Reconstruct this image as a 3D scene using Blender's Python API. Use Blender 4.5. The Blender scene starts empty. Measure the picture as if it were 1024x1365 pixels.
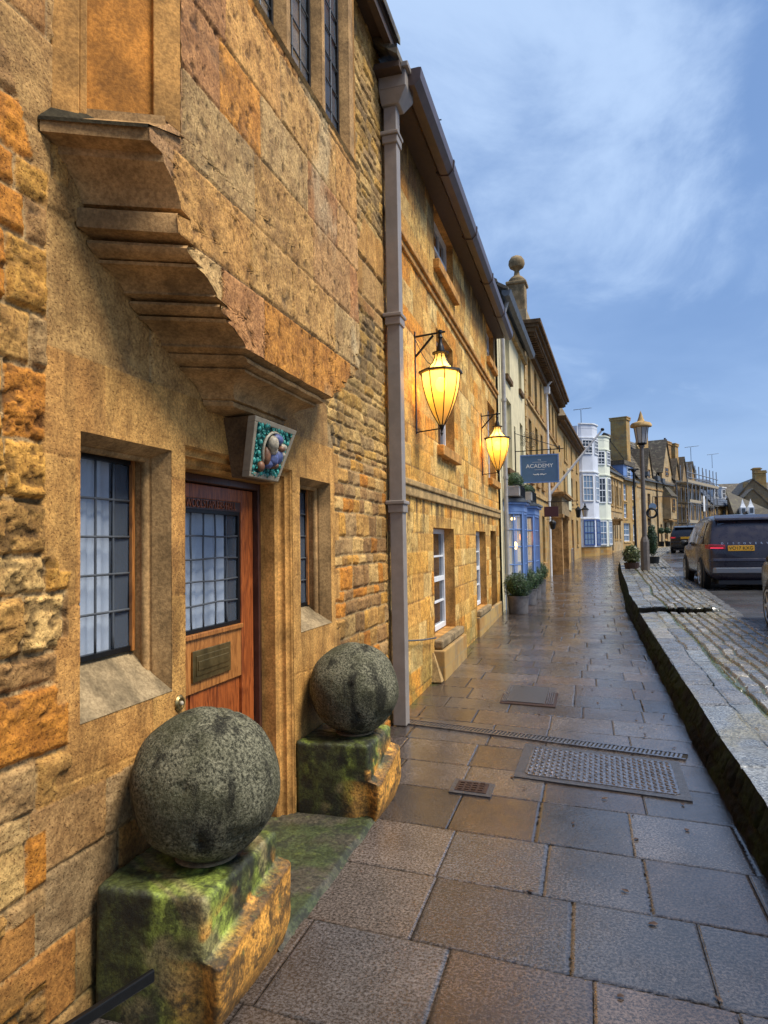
import bpy, math, random
import numpy as np
from mathutils import Matrix, Vector
random.seed(7)
D = bpy.data; SC = bpy.context.scene; COL = SC.collection
R_ = math.radians
# ---------------------------------------------------------------- camera
cam = D.objects.new('camera', D.cameras.new('camera')); COL.objects.link(cam)
rot = Matrix(((0.962063729799925, 0.02708300605688513, 0.27147723769476395),
              (0.2723731605079087, -0.03811191611584543, -0.9614366038823942),
              (-0.015692075655873675, 0.9989063983341488, -0.04404277612400077)))
cam.matrix_world = Matrix.Translation((1.73, 0, 1.65)) @ rot.to_4x4()
cam.data.sensor_fit = 'HORIZONTAL'; cam.data.sensor_width = 36; cam.data.lens = 36*946/1024
cam.data.clip_start = 0.05; cam.data.clip_end = 2000
SC.camera = cam
# ---------------------------------------------------------------- light
EXPO = 1.9
SUN_EL, SUN_AZ = 58, 96           # azimuth clockwise from +Y (street direction); +X is out of the left hand wall
w = D.worlds.new('World'); SC.world = w; w.use_nodes = True
nt = w.node_tree; nt.nodes.clear(); N = nt.nodes.new; L = nt.links.new
out = N('ShaderNodeOutputWorld'); bg = N('ShaderNodeBackground'); bg.inputs[1].default_value = 0.10
sky = N('ShaderNodeTexSky'); sky.sky_type = 'NISHITA'; sky.sun_disc = False
sky.sun_elevation = R_(SUN_EL); sky.sun_rotation = R_(SUN_AZ); sky.air_density = 1.2; sky.dust_density = 0.6; sky.ozone_density = 3.0
tc = N('ShaderNodeTexCoord'); sep = N('ShaderNodeSeparateXYZ'); L(tc.outputs['Generated'], sep.inputs[0])
def mth(op, a, b=None, c=None):
    n = N('ShaderNodeMath'); n.operation = op
    for i, v in enumerate((a, b, c)):
        if v is None: continue
        if isinstance(v, (int, float)): n.inputs[i].default_value = v
        else: L(v, n.inputs[i])
    return n.outputs[0]
zz = mth('ADD', mth('MAXIMUM', sep.outputs[2], 0.0), 0.22)
comb = N('ShaderNodeCombineXYZ'); L(mth('DIVIDE', sep.outputs[0], zz), comb.inputs[0]); L(mth('DIVIDE', sep.outputs[1], zz), comb.inputs[1])
def wnoise(scale, detail, rough, dist=0.0, off=0.0):
    m = N('ShaderNodeMapping'); L(comb.outputs[0], m.inputs[0]); m.inputs['Location'].default_value = (off, off*0.7, 0); m.inputs['Scale'].default_value = (1.0, 0.75, 1)
    n = N('ShaderNodeTexNoise'); L(m.outputs[0], n.inputs['Vector']); n.inputs['Scale'].default_value = scale; n.inputs['Detail'].default_value = detail
    n.inputs['Roughness'].default_value = rough; n.inputs['Distortion'].default_value = dist; return n.outputs[0]
def wramp(x, a, b):
    n = N('ShaderNodeMapRange'); n.interpolation_type = 'SMOOTHSTEP'; L(x, n.inputs[0]); n.inputs[1].default_value = a; n.inputs[2].default_value = b; return n.outputs[0]
dn = N('ShaderNodeVectorMath'); dn.operation = 'DOT_PRODUCT'; L(tc.outputs['Generated'], dn.inputs[0]); dn.inputs[1].default_value = (-0.095, 0.80, 0.592)
lobe = mth('MULTIPLY', wramp(dn.outputs['Value'], .93, 1.0), .34)      # the thin bright part of the cloud over the roofs
c1 = wramp(mth('ADD', wnoise(2.1, 10, 0.60, 0.5, 5.3), lobe), 0.54, 0.90)       # broad bright breaks
c2 = wramp(wnoise(0.6, 6, 0.55, 0.2, 7.7), 0.36, 0.62)      # deep blue-grey masses
def wmix(f, a, b):
    n = N('ShaderNodeMix'); n.data_type = 'RGBA'
    if isinstance(f, float): n.inputs[0].default_value = f
    else: L(f, n.inputs[0])
    for k, v in ((6, a), (7, b)):
        if isinstance(v, tuple): n.inputs[k].default_value = v
        else: L(v, n.inputs[k])
    return n.outputs[2]
cloud_lo = (.48, .84, 1.62, 1); cloud_mid = (.80, 1.22, 2.05, 1); cloud_hi = (1.35, 1.80, 2.55, 1)
veil = wmix(c2, cloud_mid, cloud_lo)
full = wmix(c1, veil, cloud_hi)
skyc = wmix(0.93, sky.outputs[0], full)
L(skyc, bg.inputs[0]); L(bg.outputs[0], out.inputs[0])
sl = D.lights.new('sun', 'SUN'); sl.energy = 1.5; sl.angle = R_(24); sl.color = (1.0, 0.93, 0.82)
sun = D.objects.new('sun', sl); COL.objects.link(sun)
sd = Vector((math.sin(R_(SUN_AZ))*math.cos(R_(SUN_EL)), math.cos(R_(SUN_AZ))*math.cos(R_(SUN_EL)), math.sin(R_(SUN_EL))))
sun.rotation_euler = sd.to_track_quat('Z', 'Y').to_euler(); sun.location = (10, 0, 30)
SC.view_settings.view_transform = 'Standard'; SC.view_settings.look = 'None'; SC.view_settings.gamma = 1; SC.view_settings.exposure = EXPO
SC.render.engine = 'CYCLES'

# ---------------------------------------------------------------- noise in numpy
def hsh(i, j, s):
    n = (i.astype(np.int64)*374761393 + j.astype(np.int64)*668265263 + int(s)*1442695041) & 0xffffffff
    n = ((n ^ (n >> 13))*1274126177) & 0xffffffff
    n = n ^ (n >> 16)
    return (n & 0xffff)/65535.0
def vn(x, y, s):
    i = np.floor(x); j = np.floor(y); fx = x-i; fy = y-j; fx = fx*fx*(3-2*fx); fy = fy*fy*(3-2*fy)
    i = i.astype(np.int64); j = j.astype(np.int64)
    return (hsh(i, j, s)*(1-fx)+hsh(i+1, j, s)*fx)*(1-fy)+(hsh(i, j+1, s)*(1-fx)+hsh(i+1, j+1, s)*fx)*fy
def fbm(x, y, s, o=4):
    t = 0; a = 1; n = 0
    for k in range(o): t = t+a*vn(x*2**k+k*17.3, y*2**k+k*9.1, s+k); n += a; a *= .5
    return t/n
def ss(a, b, x):
    t = np.clip((x-a)/(b-a), 0, 1); return t*t*(3-2*t)
def layout(U, Z, hr, wr, seed, warp=0.0, wf=3.0):
    """courses of stones: returns id, distance to the joint, position inside the stone (-1..1)"""
    if warp:
        U = U+warp*(fbm(U*wf, Z*wf, seed+50, 3)-.5)*2; Z = Z+warp*.8*(fbm(U*wf+9, Z*wf+4, seed+60, 3)-.5)*2
    rg = random.Random(seed); z = float(Z.min())-hr[1]; bz = [z]
    while z < Z.max()+hr[1]: z += rg.uniform(*hr); bz.append(z)
    bz = np.array(bz); c = np.clip(np.searchsorted(bz, Z, 'right')-1, 0, len(bz)-2)
    dz = np.minimum(Z-bz[c], bz[c+1]-Z); rz = (Z-bz[c])/(bz[c+1]-bz[c])*2-1
    du = np.zeros_like(U); ru = np.zeros_like(U); idd = np.zeros(U.shape, np.int64)
    for k in range(len(bz)-1):
        m = c == k
        u = float(U.min())-wr[1]*rg.random(); bu = [u]
        while u < U.max()+wr[1]: u += rg.uniform(*wr); bu.append(u)
        if not m.any(): continue
        bu = np.array(bu); q = U[m]; s = np.clip(np.searchsorted(bu, q, 'right')-1, 0, len(bu)-2)
        du[m] = np.minimum(q-bu[s], bu[s+1]-q); ru[m] = (q-bu[s])/(bu[s+1]-bu[s])*2-1; idd[m] = s+k*1000
    return idd, np.minimum(du, dz), ru, rz
def pick(idd, pal, seed, vary=.12):
    pal = np.array(pal); r = hsh(idd, idd*0+3, seed); k = np.clip((r*len(pal)).astype(int), 0, len(pal)-1)
    v = 1+vary*2*(hsh(idd, idd*0+5, seed+1)-.5)
    return pal[k]*v[..., None]
def stonework(U, Z, hr, wr, pal, seed, warp=0, wf=3., joint=.006, jd=.012, rough=.004, rf=18., bulge=.004, tilt=.003, off=.004, mortar=(.30, .23, .14), rnd=.02, vary=.12):
    idd, d, ru, rz = layout(U, Z, hr, wr, seed, warp, wf)
    jn = d+(fbm(U*40, Z*40, seed+7, 2)-.5)*joint
    e = ss(joint*.5, joint*.5+rnd, jn); m = ss(joint*.3, joint*.9, jn)
    h = -jd*(1-e)+bulge*e+off*2*(hsh(idd, idd*0+1, seed)-.5)*e+tilt*(hsh(idd, idd*0+2, seed+9)-.5)*2*ru*e+tilt*(hsh(idd, idd*0+4, seed+9)-.5)*2*rz*e
    h = h+rough*(fbm(U*rf, Z*rf*1.3, seed+20, 5)-.5)*2*(.3+.7*e)
    c = pick(idd, pal, seed+3, vary)
    t = (.78+.44*fbm(U*7, Z*7, seed+31, 4))[..., None]
    c = c*t*m[..., None]+np.array(mortar)*(1-m[..., None])
    return h, c
def grid_mesh(name, P, Cc, mask, m, parent=None):
    """P (r,c,3) points, Cc colours or None, mask (r-1,c-1) keep faces"""
    r, c = P.shape[:2]; me = D.meshes.new(name)
    idx = np.arange(r*c).reshape(r, c)
    q = np.stack([idx[:-1, :-1], idx[:-1, 1:], idx[1:, 1:], idx[1:, :-1]], -1).reshape(-1, 4)
    if mask is not None: q = q[mask.reshape(-1)]
    used, inv = np.unique(q, return_inverse=True); q = inv.reshape(-1, 4)
    co = P.reshape(-1, 3)[used]
    me.vertices.add(len(co)); me.vertices.foreach_set('co', co.astype(np.float32).ravel())
    me.loops.add(q.size); me.loops.foreach_set('vertex_index', q.astype(np.int32).ravel())
    me.polygons.add(len(q)); me.polygons.foreach_set('loop_start', np.arange(0, q.size, 4, dtype=np.int32)); me.polygons.foreach_set('loop_total', np.full(len(q), 4, np.int32))
    me.polygons.foreach_set('use_smooth', np.ones(len(q), bool))
    me.update(calc_edges=True)
    if Cc is not None:
        a = me.color_attributes.new('col', 'FLOAT_COLOR', 'POINT')
        cc = np.ones((len(co), 4), np.float32); cc[:, :3] = np.clip(Cc.reshape(-1, 3)[used], 0, 1); a.data.foreach_set('color', cc.ravel())
    me.materials.append(m); o = D.objects.new(name, me); COL.objects.link(o)
    if parent: o.parent = parent
    return o

# ---------------------------------------------------------------- materials
M = {}
class NT:
    def __init__(s, name):
        m = D.materials.new(name); m.use_nodes = True; s.m = m; s.t = m.node_tree; s.b = s.t.nodes['Principled BSDF']; s.o = s.t.nodes['Material Output']
        s.tc = s.t.nodes.new('ShaderNodeTexCoord'); M[name] = m
    def L(s, a, b): s.t.links.new(a, b)
    def n(s, k): return s.t.nodes.new('ShaderNode'+k)
    def noise(s, scale, detail=4, rough=.6, stretch=None, dist=0, src='Object'):
        n = s.n('TexNoise'); v = s.tc.outputs[src]
        if stretch:
            mp = s.n('Mapping'); mp.inputs['Scale'].default_value = stretch; s.L(v, mp.inputs[0]); v = mp.outputs[0]
        s.L(v, n.inputs['Vector']); n.inputs['Scale'].default_value = scale; n.inputs['Detail'].default_value = detail; n.inputs['Roughness'].default_value = rough; n.inputs['Distortion'].default_value = dist
        return n.outputs[0]
    def ramp(s, x, a, b, lo=0., hi=1.):
        n = s.n('MapRange'); n.interpolation_type = 'SMOOTHSTEP'; s.L(x, n.inputs[0])
        for i, v in enumerate((a, b, lo, hi)): n.inputs[i+1].default_value = v
        return n.outputs[0]
    def mix(s, f, a, b, mode='MIX'):
        n = s.n('Mix'); n.data_type = 'RGBA'; n.blend_type = mode
        for k, v in ((0, f), (6, a), (7, b)):
            if isinstance(v, (int, float)): n.inputs[k].default_value = v
            elif isinstance(v, tuple): n.inputs[k].default_value = v if len(v) == 4 else (*v, 1)
            else: s.L(v, n.inputs[k])
        return n.outputs[2]
    def bump(s, x, st, dist=.01, prev=None):
        n = s.n('Bump'); n.inputs['Strength'].default_value = st; n.inputs['Distance'].default_value = dist; s.L(x, n.inputs['Height'])
        if prev is not None: s.L(prev, n.inputs['Normal'])
        return n.outputs[0]
    def fin(s, col=None, rough=None, nrm=None, **kw):
        for k, v in (('Base Color', col), ('Roughness', rough), ('Normal', nrm)):
            if v is None: continue
            if isinstance(v, (int, float)): s.b.inputs[k].default_value = v
            elif isinstance(v, tuple): s.b.inputs[k].default_value = v if len(v) == 4 else (*v, 1)
            else: s.L(v, s.b.inputs[k])
        for k, v in kw.items(): s.b.inputs[k].default_value = v
        return s.m
def stone_attr(name, rough=.85, fine=60, st=.5, pit=True, wetcol=None, spec=.3):
    t = NT(name); a = t.n('Attribute'); a.attribute_name = 'col'; c = t.mix(1., a.outputs['Color'], (1.12, .96, .70) if name == 'near_stone' else (1.12, .96, .66), 'MULTIPLY')
    n1 = t.noise(fine, 5, .7); n2 = t.noise(9, 5, .65)
    c = t.mix(.62, c, t.mix(t.ramp(n1, .32, .68), (.42, .38, .33), (1.5, 1.5, 1.45)), 'MULTIPLY')
    c = t.mix(.5, c, t.mix(t.ramp(n2, .36, .62), (.52, .43, .34), (1.3, 1.32, 1.3)), 'MULTIPLY')
    gm = t.noise(2.3, 8, .72); c = t.mix(t.ramp(gm, .57, .72, 0, .55 if name == 'near_stone' else .3), c, (.085, .062, .04))
    b = t.bump(n1, st, .006)
    if pit:
        v = t.ramp(t.noise(fine*1.7, 2, .5), .30, .42); c = t.mix(1., c, t.mix(v, (.6, .52, .44), (1., 1., 1.)), 'MULTIPLY'); b = t.bump(v, st*.8, .006, b)
    t.fin(c, rough, b); t.b.inputs['Specular IOR Level'].default_value = spec; return t.m
def plain(name, col, rough=.6, metal=0., nz=None, var=.15, bump=.2, spec=.5):
    t = NT(name); c = (*col, 1)
    if nz:
        n1 = t.noise(nz, 5, .65); k0 = tuple(x*(1-var) for x in col); k1 = tuple(min(1, x*(1+var)) for x in col)
        t.fin(t.mix(t.ramp(n1, .3, .7), k0, k1), rough, t.bump(n1, bump, .004))
    else: t.fin(c, rough)
    t.b.inputs['Metallic'].default_value = metal; t.b.inputs['Specular IOR Level'].default_value = spec
    return t.m
stone_attr('near_stone', .8, 70, .75)
stone_attr('far_stone', .82, 45, .6)
def wet_attr(name, r0, r1, fine, st, sc, spec=.5):
    t = NT(name); a = t.n('Attribute'); a.attribute_name = 'col'; c = a.outputs['Color']
    n1 = t.noise(fine, 4, .75); n2 = t.noise(sc, 5, .6)
    c = t.mix(.9, c, t.mix(t.ramp(n1, .36, .66), (.30, .28, .27), (1.9, 1.85, 1.8)), 'MULTIPLY')
    v = t.n('TexVoronoi'); v.inputs['Scale'].default_value = fine*1.1; t.L(t.tc.outputs['Object'], v.inputs['Vector'])
    grit = t.ramp(v.outputs['Distance'], .12, .3); c = t.mix(1., c, t.mix(grit, (1.5, 1.45, 1.4), (1, 1, 1)), 'MULTIPLY')
    b = t.bump(n1, st, .003); t.fin(c, t.ramp(n2, .35, .65, r0, r1), b); bw = t.n('RGBToBW'); t.L(a.outputs['Color'], bw.inputs[0]); t.L(t.ramp(bw.outputs[0], .014, .03, 0, spec), t.b.inputs['Specular IOR Level']); return t.m
wet_attr('wet_paving', .05, .27, 75, .38, 1.9, 1.)
wet_attr('wet_cobble', .12, .36, 60, .6, 3.5, .8)
def dressed(name, col, scale=5., streak=True, rough=.8):
    """smooth cut stone, streaked and pitted"""
    col = (col[0]*1.06, col[1]*.92, col[2]*.70)
    t = NT(name); n1 = t.noise(scale, 6, .65); n2 = t.noise(70, 4, .7); k0 = tuple(x*.55 for x in col); k1 = tuple(min(1, x*1.35) for x in col)
    c = t.mix(t.ramp(n1, .3, .7), k0, k1); c = t.mix(.55, c, t.mix(t.ramp(n2, .33, .67), (.5, .46, .4), (1.4, 1.4, 1.35)), 'MULTIPLY')
    c = t.mix(t.ramp(t.noise(3.1, 8, .72), .54, .68, 0, .6), c, tuple(x*.28 for x in col))
    if streak: c = t.mix(t.ramp(t.noise(5, 5, .6, (1.5, 1.5, .25)), .5, .72, 0, .55), c, tuple(x*.38 for x in col))
    t.fin(c, rough, t.bump(n2, .6, .004, t.bump(n1, .3, .012))); t.b.inputs['Specular IOR Level'].default_value = .22; return t.m
dressed('honey_trim', (.48, .28, .10)); dressed('orange_trim', (.52, .24, .05)); dressed('lichen_stone', (.045, .042, .03), 9, rough=.95); dressed('pale_trim', (.42, .32, .18)); dressed('brown_trim', (.36, .245, .13)); dressed('dark_trim', (.13, .09, .055)); dressed('grey_trim', (.25, .21, .15))
def coursed(name, cols, bw=.42, bh=.2, mortar=(.30, .24, .15), st=.6):
    """blockwork for buildings across and down the street, in building space (x along, z up)"""
    t = NT(name); sp = t.n('SeparateXYZ'); t.L(t.tc.outputs['Object'], sp.inputs[0]); cb = t.n('CombineXYZ')
    ad = t.n('Math'); ad.operation = 'ADD'; t.L(sp.outputs[0], ad.inputs[0]); t.L(sp.outputs[1], ad.inputs[1]); t.L(ad.outputs[0], cb.inputs[0]); t.L(sp.outputs[2], cb.inputs[1])
    br = t.n('TexBrick'); t.L(cb.outputs[0], br.inputs['Vector'])
    for k, v in (('Scale', 1.), ('Brick Width', bw), ('Row Height', bh), ('Mortar Size', .008), ('Mortar Smooth', .3), ('Bias', 0.)): br.inputs[k].default_value = v
    cols = [(c0*1.02, c1*.97, c2*(.82 if name == 'honey_blocks' else 1.)) for c0, c1, c2 in cols]
    br.inputs['Color1'].default_value = (*cols[0], 1); br.inputs['Color2'].default_value = (*cols[1], 1); br.inputs['Mortar'].default_value = (*mortar, 1)
    n1 = t.noise(1.3, 6, .65); n2 = t.noise(14, 5, .7)
    c = t.mix(t.ramp(n1, .4, .62), br.outputs['Color'], (*cols[2], 1)) if len(cols) > 2 else br.outputs['Color']
    c = t.mix(.6, br.outputs['Color'], c); c = t.mix(.6, c, t.mix(n2, (.45, .43, .4), (1.5, 1.5, 1.45)), 'MULTIPLY')
    c = t.mix(t.ramp(t.noise(2.2, 5, .6, (2.2, 2.2, .3)), .52, .74, 0, .5), c, tuple(x*.35 for x in cols[0]))
    n4 = t.noise(1.1, 8, .75); c = t.mix(t.ramp(n4, .48, .62, 0, .6), c, (.17, .145, .105)); c = t.mix(t.ramp(t.noise(.7, 3, .6), .5, .62, 0, .4), c, (.36, .20, .06))
    t.fin(c, .85, t.bump(br.outputs['Fac'], -st, .02, t.bump(n2, .5, .01))); t.b.inputs['Specular IOR Level'].default_value = .22; return t.m
coursed('honey_blocks', [(.44, .30, .12), (.36, .20, .07), (.40, .31, .17)])
coursed('pale_blocks', [(.45, .36, .20), (.40, .28, .12), (.42, .35, .22)])
coursed('rough_blocks', [(.33, .25, .13), (.24, .16, .08), (.30, .25, .16)], .3, .14, (.2, .16, .1), 1.)
def roofing(name, col, bw=.3, bh=.16, lichen=(.24, .22, .14)):
    t = NT(name); sp = t.n('SeparateXYZ'); t.L(t.tc.outputs['Object'], sp.inputs[0]); cb = t.n('CombineXYZ')
    ad = t.n('Math'); ad.operation = 'ADD'; t.L(sp.outputs[0], ad.inputs[0]); t.L(sp.outputs[1], ad.inputs[1]); t.L(ad.outputs[0], cb.inputs[0]); t.L(sp.outputs[2], cb.inputs[1])
    br = t.n('TexBrick'); t.L(cb.outputs[0], br.inputs['Vector'])
    for k, v in (('Scale', 1.), ('Brick Width', bw), ('Row Height', bh), ('Mortar Size', .012), ('Mortar Smooth', .2)): br.inputs[k].default_value = v
    br.inputs['Color1'].default_value = (*col, 1); br.inputs['Color2'].default_value = (*(x*.6 for x in col), 1); br.inputs['Mortar'].default_value = (.02, .018, .015, 1)
    n = t.noise(3, 6, .7); c = t.mix(t.ramp(n, .52, .68, 0, .8), br.outputs['Color'], lichen)
    t.fin(c, .7, t.bump(br.outputs['Fac'], -1., .03, t.bump(n, .5, .03))); return t.m
roofing('stone_slates', (.12, .095, .065)); roofing('blue_slates', (.07, .10, .16), .3, .14, (.10, .13, .17)); roofing('mossy_tiles', (.075, .06, .035), .3, .14, (.13, .12, .05))
plain('render_cream', (.62, .54, .33), .8, nz=3, var=.12); plain('render_lilac', (.58, .62, .70), .75, nz=2, var=.06); plain('render_mint', (.68, .70, .58), .75, nz=2, var=.06)
plain('white_paint', (.72, .74, .76), .45, nz=6, var=.08); plain('cream_paint', (.62, .58, .40), .5); plain('blue_paint', (.13, .23, .48), .4, nz=5, var=.1); plain('navy_paint', (.03, .07, .25), .4)
plain('black_iron', (.012, .013, .014), .42, .5, nz=30); plain('pipe_paint', (.26, .225, .195), .45, nz=8, var=.1); plain('gutter_brown', (.085, .055, .045), .35, nz=6, var=.2)
plain('pipe_grey', (.34, .33, .32), .5, nz=8); plain('lead', (.10, .11, .12), .5, .3, nz=6, var=.25); plain('dark_wood', (.06, .035, .02), .6, nz=20)
plain('void', (.012, .011, .01), .95); plain('brass', (.30, .22, .09), .38, .9, nz=12, var=.35); plain('steel', (.36, .37, .38), .4, .8, nz=9, var=.2); plain('scaffold_board', (.33, .28, .2), .8, nz=8)
plain('pot_zinc', (.15, .145, .15), .5, .35, nz=5, var=.4); plain('sign_blue', (.075, .15, .27), .5, nz=4, var=.08); plain('sign_white', (.8, .8, .78), .5); plain('sign_maroon', (.07, .02, .025), .5)
plain('aluminium', (.45, .45, .46), .35, .9); plain('lamp_post_paint', (.13, .11, .095), .5, .2, nz=7, var=.2); plain('glaze_teal', (.03, .22, .18), .4, nz=45, var=.8); plain('glaze_cream', (.36, .31, .22), .5, nz=40, var=.4); plain('glaze_blue', (.07, .09, .2), .5, nz=40, var=.5); plain('glaze_brown', (.16, .07, .03), .5, nz=40, var=.4)
plain('plaque_frame', (.30, .25, .17), .6, nz=20); plain('plaque_ground', (.015, .12, .11), .3)
plain('rubber', (.015, .015, .016), .8, nz=40); plain('alloy', (.35, .36, .38), .3, .9); plain('black_plastic', (.015, .015, .017), .45); plain('plate_yellow', (.82, .42, .03), .4); plain('lettering_black', (.01, .01, .01), .5)
plain('badge_silver', (.6, .62, .65), .3, .8); plain('silver_trim', (.24, .25, .27), .4, .5); plain('leaf_brown', (.045, .022, .012), .6); plain('curtain', (.44, .50, .58), .9, nz=7, var=.1)
plain('iron_cover', (.22, .22, .24), .26, .8, nz=35, var=.45, bump=.5); plain('cover_concrete', (.05, .05, .055), .3, nz=60, var=.5, bump=.8); plain('iron_rust', (.055, .03, .022), .5, .4, nz=40, var=.4)
def paint(name, col):
    t = NT(name); t.fin(col, .28); t.b.inputs['Metallic'].default_value = .1; t.b.inputs['Coat Weight'].default_value = .35; t.b.inputs['Coat Roughness'].default_value = .06
    n = t.noise(6, 4, .6); t.L(t.ramp(n, .3, .7, .22, .42), t.b.inputs['Roughness']); return t.m
paint('car_aubergine', (.028, .022, .032)); paint('car_black', (.010, .010, .014)); paint('car_grey', (.022, .023, .026))
def glass(name, tint=(.02, .025, .03), alpha=1., rough=.04):
    t = NT(name); t.fin(tint, rough); t.b.inputs['Specular IOR Level'].default_value = .9; t.b.inputs['Alpha'].default_value = alpha
    n = t.noise(2.5, 2, .5); t.L(t.bump(n, .06, .05), t.b.inputs['Normal']); return t.m
glass('pane_dark', (.02, .025, .035)); glass('pane_clear', (.3, .36, .45), .22); glass('car_glass', (.012, .016, .03), 1., .05); glass('pane_blue', (.15, .23, .34)); glass('red_lens', (.35, .012, .02), 1., .12); glass('clear_lens', (.35, .35, .36), 1., .12)
def emis(name, col, st):
    t = NT(name); t.fin((0, 0, 0)); t.b.inputs['Emission Color'].default_value = (*col, 1); t.b.inputs['Emission Strength'].default_value = st
emis('bulb_amber', (1., .50, .04), 12); emis('warm_light', (1., .62, .2), 1.6); emis('orange_light', (1., .25, .02), 1.4); emis('tail_light', (1., .05, .12), .35)
t = NT('lamp_glass')      # opal glass that glows from the bulb inside it
tr = t.n('BsdfTranslucent'); tr.inputs[0].default_value = (.95, .82, .52, 1); df = t.n('BsdfDiffuse'); df.inputs[0].default_value = (.60, .50, .32, 1)
mx = t.n('MixShader'); mx.inputs[0].default_value = .5; t.L(tr.outputs[0], mx.inputs[1]); t.L(df.outputs[0], mx.inputs[2])
tp = t.n('BsdfTransparent'); tp.inputs[0].default_value = (1, .72, .22, 1); m2 = t.n('MixShader'); m2.inputs[0].default_value = .33; t.L(mx.outputs[0], m2.inputs[1]); t.L(tp.outputs[0], m2.inputs[2]); t.L(m2.outputs[0], t.o.inputs[0])
def wood(name, a, b):
    t = NT(name); n1 = t.noise(5, 6, .6, (7., 1, .8), 2.2); n2 = t.noise(60, 3, .6, (4, 1, .15))
    c = t.mix(t.ramp(n1, .32, .68), a, b); c = t.mix(.5, c, t.mix(n2, (.6, .55, .5), (1.3, 1.3, 1.3)), 'MULTIPLY'); t.fin(c, .42, t.bump(n1, .25, .003)); return t.m
wood('oak_red', (.15, .032, .008), (.44, .115, .024)); wood('oak_light', (.20, .07, .015), (.50, .20, .05)); wood('oak_dark', (.03, .012, .008), (.08, .03, .018))
# balls: fine grit limestone gone green-grey
t = NT('ball_stone'); n1 = t.noise(85, 4, .8); n2 = t.noise(3.5, 6, .6); n3 = t.noise(9, 5, .6, (1, 1, .25))
c = t.mix(t.ramp(n1, .36, .68), (.02, .02, .012), (.30, .28, .18)); c = t.mix(t.ramp(n2, .42, .62, 0, .65), c, (.05, .05, .022)); c = t.mix(t.ramp(n3, .50, .64, 0, .85), c, (.012, .011, .008)); c = t.mix(t.ramp(t.noise(5, 8, .75), .58, .66, 0, .7), c, (.17, .165, .09))
sp = t.n('TexVoronoi'); sp.inputs['Scale'].default_value = 130; t.L(t.tc.outputs['Object'], sp.inputs['Vector']); c = t.mix(t.ramp(sp.outputs['Distance'], .10, .2, .6, 0), c, (.34, .34, .24))
t.fin(c, .85, t.bump(n1, 1., .01, t.bump(n2, .6, .03))); t.b.inputs['Specular IOR Level'].default_value = .2
t = NT('algae_stone'); a = t.n('Attribute'); a.attribute_name = 'col'; n1 = t.noise(60, 6, .8); n2 = t.noise(7, 8, .72)
c = t.mix(.9, a.outputs['Color'], t.mix(t.ramp(n1, .32, .68), (.25, .25, .25), (1.9, 1.9, 1.8)), 'MULTIPLY'); c = t.mix(t.ramp(n2, .50, .60, 0, .75), c, (.012, .013, .007)); c = t.mix(t.ramp(t.noise(16, 7, .75), .56, .66, 0, .55), c, (.13, .16, .04)); t.fin(c, t.ramp(n2, .3, .7, .38, .7), t.bump(n1, .7, .006, t.bump(n2, .5, .02)))
t = NT('kerb_stone'); a = t.n('Attribute'); a.attribute_name = 'col'; n1 = t.noise(40, 6, .8); n2 = t.noise(5, 8, .72)
c = t.mix(.9, a.outputs['Color'], t.mix(t.ramp(n1, .32, .68), (.3, .3, .3), (2.2, 2.2, 2.1)), 'MULTIPLY'); c = t.mix(t.ramp(n2, .5, .62, 0, .8), c, (.006, .006, .004)); c = t.mix(t.ramp(t.noise(9, 7, .75), .58, .68, 0, .6), c, (.028, .042, .008)); t.fin(c, .9, t.bump(n1, .9, .01, t.bump(n2, .7, .03))); t.b.inputs['Specular IOR Level'].default_value = .15
t = NT('asphalt'); n1 = t.noise(90, 3, .8); n2 = t.noise(.5, 5, .6); c = t.mix(n1, (.02, .02, .022), (.10, .10, .105)); c = t.mix(t.ramp(t.noise(1.1, 4, .6), .55, .7, 0, .5), c, (.075, .05, .05)); t.fin(c, t.ramp(n2, .35, .65, .1, .34), t.bump(n1, .5, .004))
t = NT('soil'); n1 = t.noise(4, 6, .7); t.fin(t.mix(n1, (.03, .03, .02), (.09, .08, .06)), .9, t.bump(n1, .5, .05))
t = NT('leaf_green'); oi = t.n('Attribute'); oi.attribute_name = 'col'; t.fin(oi.outputs['Color'], .45)
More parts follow.
